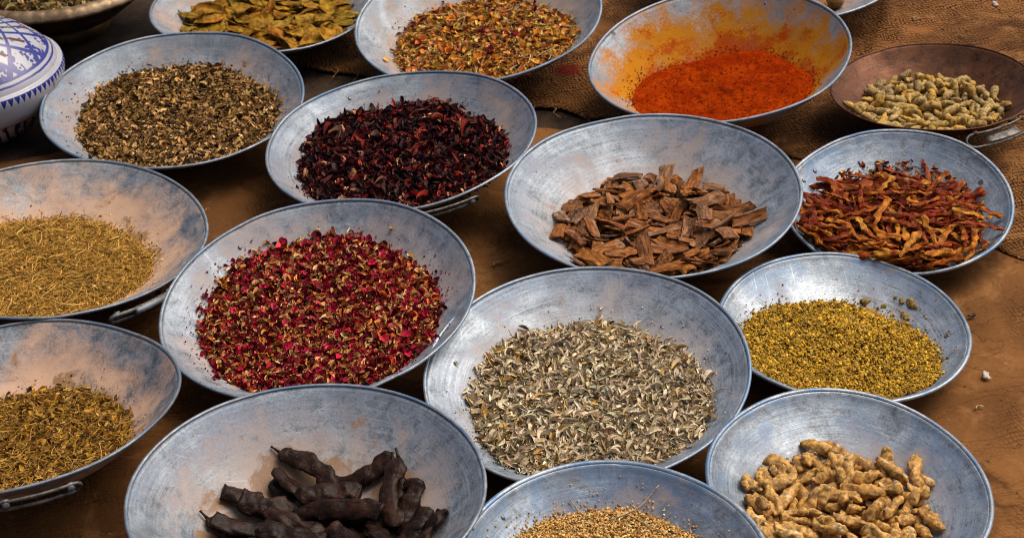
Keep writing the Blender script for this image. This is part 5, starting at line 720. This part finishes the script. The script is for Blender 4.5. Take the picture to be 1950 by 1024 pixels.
# ------------------------------------------------------------------ single pieces, settled one by one
MATS = {
 'ginger': [piece_mat('ginger_skin', [(0, (.48, .25, .05)), (.5, (.56, .32, .09)), (1, (.40, .19, .035))], [(0, (.68, .46, .21)), (1, (.30, .13, .025))], 70, .50, .66, .7, 160, .7, (.62, .50, .34), .3)],
 'pod': [piece_mat('pod_skin', [(0, (.56, .37, .09)), (.35, (.56, .30, .04)), (.7, (.52, .37, .14)), (1, (.32, .21, .08))], [(0, (.16, .11, .05)), (1, (.44, .29, .08))], 110, .46, .62, .75, 220, .6, (.50, .43, .28), .25)],
 'carob': [piece_mat('carob_skin', [(0, (.014, .0055, .003)), (.5, (.022, .008, .004)), (1, (.010, .005, .003))], [(0, (.036, .013, .006)), (1, (.020, .008, .004))], 45, .45, .65, .40, 150, 1.0, (.16, .10, .06), .14, (.35, 1, 1)),
           piece_mat('carob_flesh', [(0, (.30, .12, .015)), (1, (.42, .20, .03))], None, rough=.7)],
 'bark': [piece_mat('bark_outer', [(0, (.10, .042, .018)), (.3, (.26, .085, .016)), (.55, (.17, .095, .055)), (.75, (.36, .13, .022)), (1, (.14, .040, .012))], [(0, (.28, .17, .095)), (.4, (.34, .12, .02)), (1, (.24, .08, .016))], 60, .5, .62, .8, 240, .8, None, .2, (.25, 1, 1)),
          piece_mat('bark_inner', [(0, (.32, .10, .014)), (.4, (.46, .17, .022)), (.75, (.22, .055, .010)), (1, (.52, .24, .045))], [(0, (.20, .065, .016)), (1, (.34, .14, .03))], 60, .5, .62, .7, 220, .6, None, .25, (.2, 1, 1)),
          piece_mat('bark_edge', [(0, (.26, .12, .04)), (1, (.34, .18, .07))], None, rough=.8)],
 'chili': [piece_mat('chilli_skin', [(0, (.13, .009, .002)), (.3, (.24, .028, .002)), (.5, (.09, .008, .002)), (.75, (.36, .085, .005)), (1, (.48, .19, .018))], [(0, (.40, .12, .007)), (.6, (.20, .020, .002)), (1, (.56, .27, .03))], 55, .46, .62, .5, 120, .7, None, .10, (.4, 1, 1)),
           piece_mat('chilli_inside', [(0, (.40, .16, .025)), (.5, (.30, .07, .012)), (1, (.52, .30, .09))], None, rough=.5)],
 'bay': [piece_mat('bay_blade', [(0, (.25, .15, .010)), (.3, (.36, .16, .016)), (.5, (.17, .12, .010)), (.75, (.36, .13, .016)), (1, (.28, .18, .022))], [(0, (.20, .062, .008)), (1, (.32, .19, .016))], 35, .48, .66, .7, 90, .6, None, .06)],
 'fruit': [piece_mat('fruit_skin', [(0, (.30, .13, .03)), (1, (.42, .20, .05))], [(0, (.16, .07, .02)), (1, (.34, .16, .05))], 60, .45, .65, .6, 150, .6)],
}
WORDS = {
 'ginger': ('dried_ginger', 'knobbly tan dried ginger root piece in the small bowl at lower right', 'ginger root', 'dried ginger pieces in the bowl'),
 'pod': ('dried_pod', 'stubby olive tan dried pod in the brown copper pan', 'pod', 'dried pods in the copper pan'),
 'carob': ('carob_pod', 'wrinkled dark brown carob pod in the rust spotted bowl', 'carob pod', 'carob pods in the bowl'),
 'bark': ('cinnamon_bark', 'broken brown shard of cinnamon bark in the middle right bowl', 'cinnamon bark', 'cinnamon bark pieces in the bowl'),
 'chili': ('dried_chilli', 'shrivelled red orange dried chilli in the thick rimmed small bowl', 'chilli', 'dried chillies in the bowl'),
 'bay': ('bay_leaf', 'dry yellow green bay leaf in the bowl at the back', 'leaf', 'bay leaves in the bowl'),
 'fruit': ('dried_fruit', 'round orange brown dried fruit in the bowl cut by the top edge', 'fruit', 'round fruit in the bowl'),
}
for bk, kind, cnt, bed in LOTS:
    if bk not in BAKED: continue
    L = variants(kind); mw = bowl_mw(bk); nm, lab, cat, grp = WORDS[kind]
    for m in L:
        m.materials.clear()
        for x in MATS[kind]: m.materials.append(x)
        if len(MATS[kind]) == 1 and kind != 'bark': pass
    src = None
    for rec in BAKED[bk]:
        if src is None:
            o = D2.objects.new(nm, L[rec[0]]); tag(o, lab, cat, grp); src = o
        else:
            o = src.copy(); o.data = L[rec[0]]
        COL.objects.link(o)
        q = Matrix.LocRotScale(Vector(rec[1:4]) * 1e-4, __import__('mathutils').Quaternion([c * 1e-3 for c in rec[4:8]]).normalized(), None)
        o.matrix_world = mw @ q
# ------------------------------------------------------------------ blue and white lidded pot
def lidded_pot():
    root = empty('lidded_pot', Matrix.Translation((-.857, 2.479, 0)) @ Matrix.Rotation(.35, 4, 'Z'))
    tag(root, 'white ceramic pot with a domed lid painted in blue lattice, cut by the left edge', 'pot')
    RL, zr = .152, .100
    # glaze: lattice of curved lines, toothed rim, stippled triangles
    t = NT('painted_glaze'); P = t.n('TexCoord').outputs['Object']; sp = t.n('SeparateXYZ', P); x, y, z = sp.outputs
    r = t.math('DIVIDE', t.math('SQRT', t.math('ADD', t.math('MULTIPLY', x, x), t.math('MULTIPLY', y, y))), RL)
    wb = t.math('MULTIPLY', t.math('SUBTRACT', t.noise(P, 40.0, 3), .5), .04)
    a = t.math('ADD', t.math('ARCTAN2', y, x), wb)
    def band(v, lo, hi): return t.math('MULTIPLY', t.math('GREATER_THAN', v, lo), t.math('LESS_THAN', v, hi))
    rw = t.math('ADD', r, t.math('MULTIPLY', wb, .25))
    lines = None; n = 12
    lr = t.math('MULTIPLY', t.math('LOGARITHM', t.math('MAXIMUM', rw, .05), 2.718), 1.05)
    for s in (1, -1):
        v = t.math('MULTIPLY', t.math('ADD', a, t.math('MULTIPLY', lr, s)), n / (2 * PI))
        d = t.math('ABSOLUTE', t.math('SUBTRACT', t.math('FRACT', t.math('ADD', v, 20.0)), .5))
        ln = t.math('LESS_THAN', d, .085)
        lines = ln if lines is None else t.math('MAXIMUM', lines, ln)
    inside = t.math('LESS_THAN', rw, .845)
    lat = t.math('MULTIPLY', lines, inside)
    ring = t.math('MAXIMUM', band(rw, .845, .868), band(rw, .892, .908))
    # stipple in the outer row of triangles
    vo = t.n('TexVoronoi', Vector=P, Scale=150.0)
    stip = t.math('MULTIPLY', t.math('MULTIPLY', t.math('LESS_THAN', vo.outputs['Distance'], .52), band(rw, .70, .845)), t.math('GREATER_THAN', t.math('ABSOLUTE', t.math('SUBTRACT', t.math('FRACT', t.math('ADD', t.math('MULTIPLY', a, n / (2 * PI)), 20.03)), .5)), .12))
    tooth = t.math('SUBTRACT', 1.0, t.math('MULTIPLY', t.math('ABSOLUTE', t.math('SUBTRACT', t.math('FRACT', t.math('MULTIPLY', t.math('ADD', a, 9.0), 84 / (2 * PI))), .5)), 2.0))
    teeth = t.math('MULTIPLY', t.math('GREATER_THAN', r, .952), t.math('MULTIPLY', t.math('LESS_THAN', z, .107), t.math('LESS_THAN', t.math('MULTIPLY', t.math('SUBTRACT', .107, z), 72.0), tooth)))
    teeth = t.math('MULTIPLY', teeth, t.math('GREATER_THAN', z, .087))
    blue = t.math('MAXIMUM', t.math('MAXIMUM', lat, ring), t.math('MAXIMUM', stip, teeth))
    nb = t.noise(P, 90.0, 4); dirt = t.noise(P, 14.0, 6, .65)
    c = t.mix(t.ss(dirt, .52, .75), (.38, .385, .42), (.24, .225, .23))
    c = t.mix(blue, c, t.mix(nb, (.006, .010, .13), (.014, .024, .24)))
    c = t.mix(t.math('MULTIPLY', t.ss(t.noise(P, 60.0, 3), .72, .76), .8), c, (.16, .06, .03))
    M_g = t.done(t.bsdf(c, .22, 0, t.bump(nb, .08, .0008), .5))
    t = NT('pot_glaze'); P = t.n('TexCoord').outputs['Object']; v = t.n('TexVoronoi', Vector=P, Scale=70.0)
    w = t.n('TexWave', Vector=P, Scale=22.0, Distortion=6.0)
    c = t.mix(t.math('MAXIMUM', t.math('LESS_THAN', v.outputs['Distance'], .33), t.math('GREATER_THAN', w.outputs[1], .72)), (.62, .58, .52), (.015, .02, .12))
    M_p = t.done(t.bsdf(c, .3, 0, None, .5))
    M_red = piece_mat('red_glaze', [(0, (.12, .012, .012)), (1, (.12, .012, .012))], None, rough=.3)
    M_green = piece_mat('green_glaze', [(0, (.13, .14, .02)), (1, (.13, .14, .02))], None, rough=.3)
    M_teal = piece_mat('teal_glaze', [(0, (.01, .12, .20)), (1, (.01, .12, .20))], None, rough=.3)
    H = .075
    def dome(r): return zr + .014 + H * (1 - (r / (RL * .935)) ** 2.2)
    lp = [(r, dome(r)) for r in np.linspace(.0005, RL * .93, 36)] + [(RL * .936, zr + .0115), (RL * .948, zr + .0085), (RL * .965, zr + .0095), (RL * .985, zr + .008), (RL * .998, zr + .003), (RL * 1.0, zr - .004), (RL * .992, zr - .012), (RL * .965, zr - .030), (RL * .93, zr - .042), (RL * .90, zr - .046), (RL * .88, zr - .044)]
    V, F = lathe(lp, 160); V, F2 = V, F[:, ::-1]
    mats = [M_g, M_red, M_green, M_teal]; Vs, Fs, mi, off = [V], [F2], [np.zeros(len(F2), int)], len(V)
    # painted fish shaped strokes in the diamonds
    for row, rr_ in enumerate((.608, .474, .369, .288)):
        for q in range(12):
            a0 = 2 * PI * (q + (.5 if row % 2 else 0) + .0) / 12; wv = RL * rr_ * .20
            for part, (mat, da, dr, ln, wd, rot) in enumerate(((1 if row % 2 == 0 else 2, 0, 0, 1.0, .17, .75), (1 if row % 2 == 0 else 2, .02, .012, .7, .10, .45), (3, .10, .02, .16, .13, 0), (3, -.10, -.02, .16, .13, 0))):
                P_ = []; m = 10
                for i in range(m):
                    tt = i / (m - 1) - .5; hw = wd * .5 * (max(.02, math.cos(PI * tt)) ** .7)
                    for s in (-1, 1):
                        u, v = tt * ln * wv * 1.7, s * hw * wv * 1.7
                        uu, vv = u * math.cos(rot) - v * math.sin(rot), u * math.sin(rot) + v * math.cos(rot)
                        r = RL * (rr_ + dr) + uu; an = a0 + da * .8 + vv / (RL * rr_)
                        P_.append((r * math.cos(an), r * math.sin(an), dome(r) + .0005))
                f = np.array([(2 * i, 2 * i + 2, 2 * i + 3, 2 * i + 1) for i in range(m - 1)])
                Vs.append(np.array(P_)); Fs.append(f + off); mi.append(np.full(len(f), mat)); off += len(P_)
    link('lid', mesh_np('lid', np.vstack(Vs), np.vstack(Fs), True, None, np.concatenate(mi)), root, mats)
    V, F = lathe([(.0005, .004), (.085, .004), (.092, .008), (.115, .035), (RL * .87, .060), (RL * .88, .068), (RL * .85, .068)], 96)
    link('pot_body', mesh_np('pot_body', V, F), root, [M_p])
    V, F = lathe([(.0005, dome(0) - .002), (.008, dome(0) - .001), (.009, dome(0) + .008), (.016, dome(0) + .016), (.013, dome(0) + .026), (.0005, dome(0) + .029)][::-1], 40)
    link('knob', mesh_np('knob', V, F), root, [M_g])
lidded_pot()

# ------------------------------------------------------------------ brass bowl with a fluted rim, top left
def brass_bowl():
    root = empty('brass_bowl', Matrix.Translation((-.788, 2.855, 0)))
    tag(root, 'dark brass footed bowl with a fluted rim in the top left corner', 'bowl')
    t = NT('dark_brass'); P = t.n('TexCoord').outputs['Object']; n1 = t.noise(P, 18.0, 6, .65); n2 = t.noise(P, 200.0, 3)
    c = t.mix(t.ss(n1, .38, .66), (.055, .025, .010), (.16, .085, .03))
    M = t.done(t.bsdf(c, t.math('ADD', .35, t.math('MULTIPLY', n2, .3)), .7, t.bump(n1, .3, .002)))
    t = NT('pale_brass'); P = t.n('TexCoord').outputs['Object']; n1 = t.noise(P, 22.0, 6, .65); n2 = t.noise(P, 160.0, 3)
    c = t.mix(t.ss(n1, .36, .64), (.16, .10, .05), (.36, .26, .15))
    M2 = t.done(t.bsdf(c, t.math('ADD', .35, t.math('MULTIPLY', n2, .3)), .6, t.bump(n2, .3, .001)))
    R, Z = .196, .11
    V, F = lathe([(.0005, .012), (.055, .010), (.075, .0), (.082, .001), (.070, .014), (.068, .02), (.11, .035), (.150, .065), (.168, Z - .012), (.170, Z - .010), (.150, .07), (.10, .045), (.0005, .03)], 120)
    link('bowl_body', mesh_np('bowl_body', V, F), root, [M])
    n = 64 * 6
    def wob(Rm, Zm, a):
        ph = (a * 64 / (2 * PI)) % 1.0; prof = np.where(ph < .18, np.sin(ph / .18 * PI), 0) ; soft = np.abs(np.sin((a + (Rm - .18) * 2.2) * 26)) ** .35
        k = np.clip((Rm - .166) / .02, 0, 1) * np.clip((R + .004 - Rm) / .01, .3, 1)
        return Rm, Zm + k * (.0032 * soft - .001)
    V, F = lathe([(.164, Z - .010), (.168, Z - .004), (.174, Z + .001), (.182, Z + .002), (.190, Z - .001), (.196, Z - .008), (.197, Z - .013), (.194, Z - .013), (.186, Z - .007), (.170, Z - .012)], n, wob)
    link('fluted_rim', mesh_np('fluted_rim', V, F[:, ::-1]), root, [M2])
brass_bowl()
BOWL['S'] = ([-.788, 2.855, .103], [0, 0, 1], .172, .36, [0, 0, .86])
loose('S', 'pale_blossoms', 'pale green and tan dried blossoms filling the fluted brass bowl', 'dried flowers', [
    ('curl', 1700, (.012, .028), [((.40, .33, .16), 3), ((.28, .25, .11), 2), ((.50, .42, .24), 1.5), ((.12, .04, .03), 1)], .7, .9),
    ('hair', 300, (.02, .04), [((.5, .42, .26), 1)], .4, .6)], (.10, .07, .03), dome=.10)

# ------------------------------------------------------------------ small things of their own
def on_wall(k, rho, a, lift=0.0):
    _, _, R, D, _ = BOWL[k]; sl = math.atan(D * PW * rho ** (PW - 1))
    return bowl_mw(k) @ Matrix.Translation((rho * R * math.cos(a), rho * R * math.sin(a), -D * R * (1 - rho ** PW) + .0008)) @ Matrix.Rotation(a, 4, 'Z') @ Matrix.Rotation(-sl, 4, 'Y') @ Matrix.Translation((0, 0, lift))
M_clump = piece_mat('bud_clump', [(0, (.26, .17, .03)), (1, (.36, .25, .06))], [(0, (.12, .07, .015)), (1, (.30, .20, .04))], 160, .45, .6, .8, 300, .8)
crng = np.random.default_rng(21)
src = None
for (rho, a, s, el) in CLUMPS:
    V, F = blob(10, 10, .010, lambda t: capr(t, .4), .0048, .3, crng, .6, .0028, 190)
    o = link('bud_clump', mesh_np('bud_clump', V, F), None, [M_clump])
    o.matrix_world = on_wall('J', rho, a, .001) @ Matrix.Rotation(crng.uniform(0, 3), 4, 'Z') @ Matrix.Diagonal((s * el, s, s * .8, 1))
    tag(o, 'crumbly olive clump of buds stuck high on the far wall of the small right bowl', 'spice clump', 'clumps stuck to the bowl wall')
M_stem = piece_mat('dry_stem', [(0, (.42, .31, .17)), (1, (.50, .38, .22))], None, rough=.7)
def stem(k, p0, p1, r, label, bend=.004, lift=.003, dome=.03, hfseed=1):
    hf = heap_fn(k, dome, .03, .006, hfseed); R, D = BOWL[k][2], BOWL[k][3]; P_ = []
    for i in range(12):
        tt = i / 11; x = (p0[0] + (p1[0] - p0[0]) * tt) * R; y = (p0[1] + (p1[1] - p0[1]) * tt) * R
        P_.append((x + bend * math.sin(tt * PI) * .6, y, 0))
    z0, z1 = [max(float(hf(np.array([q[0]]), np.array([q[1]]))[0][0]), float(wall(k, math.hypot(q[0], q[1]) / R))) + lift for q in (P_[0], P_[-1])]
    zs = []
    for i, q in enumerate(P_):
        h = max(float(hf(np.array([q[0]]), np.array([q[1]]))[0][0]), float(wall(k, math.hypot(q[0], q[1]) / R))) + lift
        zs.append(h)
    zs = np.convolve(np.r_[zs[0], zs, zs[-1]], [.25, .5, .25], 'valid')
    P_ = [(q[0], q[1], z) for q, z in zip(P_, zs)]
    V, F = tube(P_, np.linspace(r, r * .55, 12), 6); V = V + ndisp(V, .0005, 150, p0[0] * 9)
    o = link('dry_stem', mesh_np('dry_stem', V, F), None, [M_stem]); o.matrix_world = bowl_mw(k)
    return tag(o, label, 'stem')
for a in STEMS: stem(*a)

M_white = piece_mat('pale_crumb', [(0, (.55, .48, .40)), (1, (.62, .55, .48))], None, rough=.8)
M_dark = piece_mat('dark_crumb', [(0, (.03, .018, .012)), (1, (.05, .03, .02))], None, rough=.7)
for (x, y, s, m, lab) in ((.586, 1.662, .008, 0, 'pale torn crumb on the brown mat right of the olive bud bowl'), (.601, 1.792, .007, 1, 'dark seed on the mat between the chilli bowl and the pale crumb'),
                          (.893, 2.745, .010, 0, 'pale crumb on the burlap in the top right corner'), (.655, 2.62, .004, 0, 'tiny pale chip beside the burlap fold behind the copper pan')):
    V, F = blob(9, 8, s * 1.6, lambda t: capr(t, .4), s * .45, .4, crng, .6, s * .3, 1.2 / s)
    o = link('crumb', mesh_np('crumb', V, F), None, [M_dark if m else M_white]); o.matrix_world = Matrix.Translation((x, y, .002 + s * .25)) @ Matrix.Rotation(crng.uniform(0, 3), 4, 'Z')
    tag(o, lab, 'crumb')

MB_ = [piece_mat('straw_bit', [(0, (.40, .28, .12)), (1, (.30, .18, .07))], None, rough=.8), piece_mat('leaf_bit', [(0, (.10, .05, .02)), (1, (.20, .10, .03))], None, rough=.8)]
for i, (x, y) in enumerate(((.62, 1.92), (.665, 1.55), (.56, 1.60), (.79, 2.05), (.86, 2.2), (.80, 2.62), (.74, 2.70), (.52, 2.52), (.56, 2.60), (-.30, 2.62), (-.05, 2.40), (.04, 2.36), (-.02, 1.98), (.02, 1.93), (-.45, 2.17), (-.38, 2.10), (.93, 2.55), (.62, 1.44))):
    s = crng.uniform(.004, .009)
    V, F = blob(8, 6, s * 2, lambda t: capr(t, .3), s * .22, .5, crng, .5, s * .2, 1.0 / s)
    o = link('spice_bit', mesh_np('spice_bit', V, F), None, [MB_[i % 2]]); o.matrix_world = Matrix.Translation((x, y, .0025 + s * .1 + (.003 if y > 2.3 else 0))) @ Matrix.Rotation(crng.uniform(0, 3), 4, 'Z')
    tag(o, 'tiny brown bit of dropped spice lying on the cloth between the bowls', 'spice bit', 'dropped bits of spice on the cloth')

M_thr = piece_mat('burlap_thread', [(0, (.26, .12, .04)), (1, (.34, .18, .07))], None, rough=.9)
for i, (x, y) in enumerate(((.02, 2.455), (.05, 2.448), (.085, 2.435), (.13, 2.412), (-.03, 2.49), (-.24, 2.605), (-.28, 2.62), (-.20, 2.58), (.62, 2.03), (.70, 1.93), (.76, 1.88), (.585, 2.07), (.83, 1.84), (.66, 2.60), (.64, 2.55))):
    a = -1.57 + crng.normal(0, .5); l = crng.uniform(.018, .05); q = []
    for k in range(8):
        t_ = k / 7; q.append((x + math.cos(a) * l * t_ + .005 * math.sin(t_ * 5 + i), y + math.sin(a) * l * t_ + .004 * math.cos(t_ * 4 + i), .004 - .003 * t_ + .003 * math.sin(t_ * PI)))
    V, F = tube(q, np.linspace(.0011, .0006, 8), 5)
    tag(link('loose_thread', mesh_np('loose_thread', V, F), None, [M_thr]), 'loose brown thread frayed from the edge or fold of the burlap cloth', 'thread', 'loose threads of the burlap')
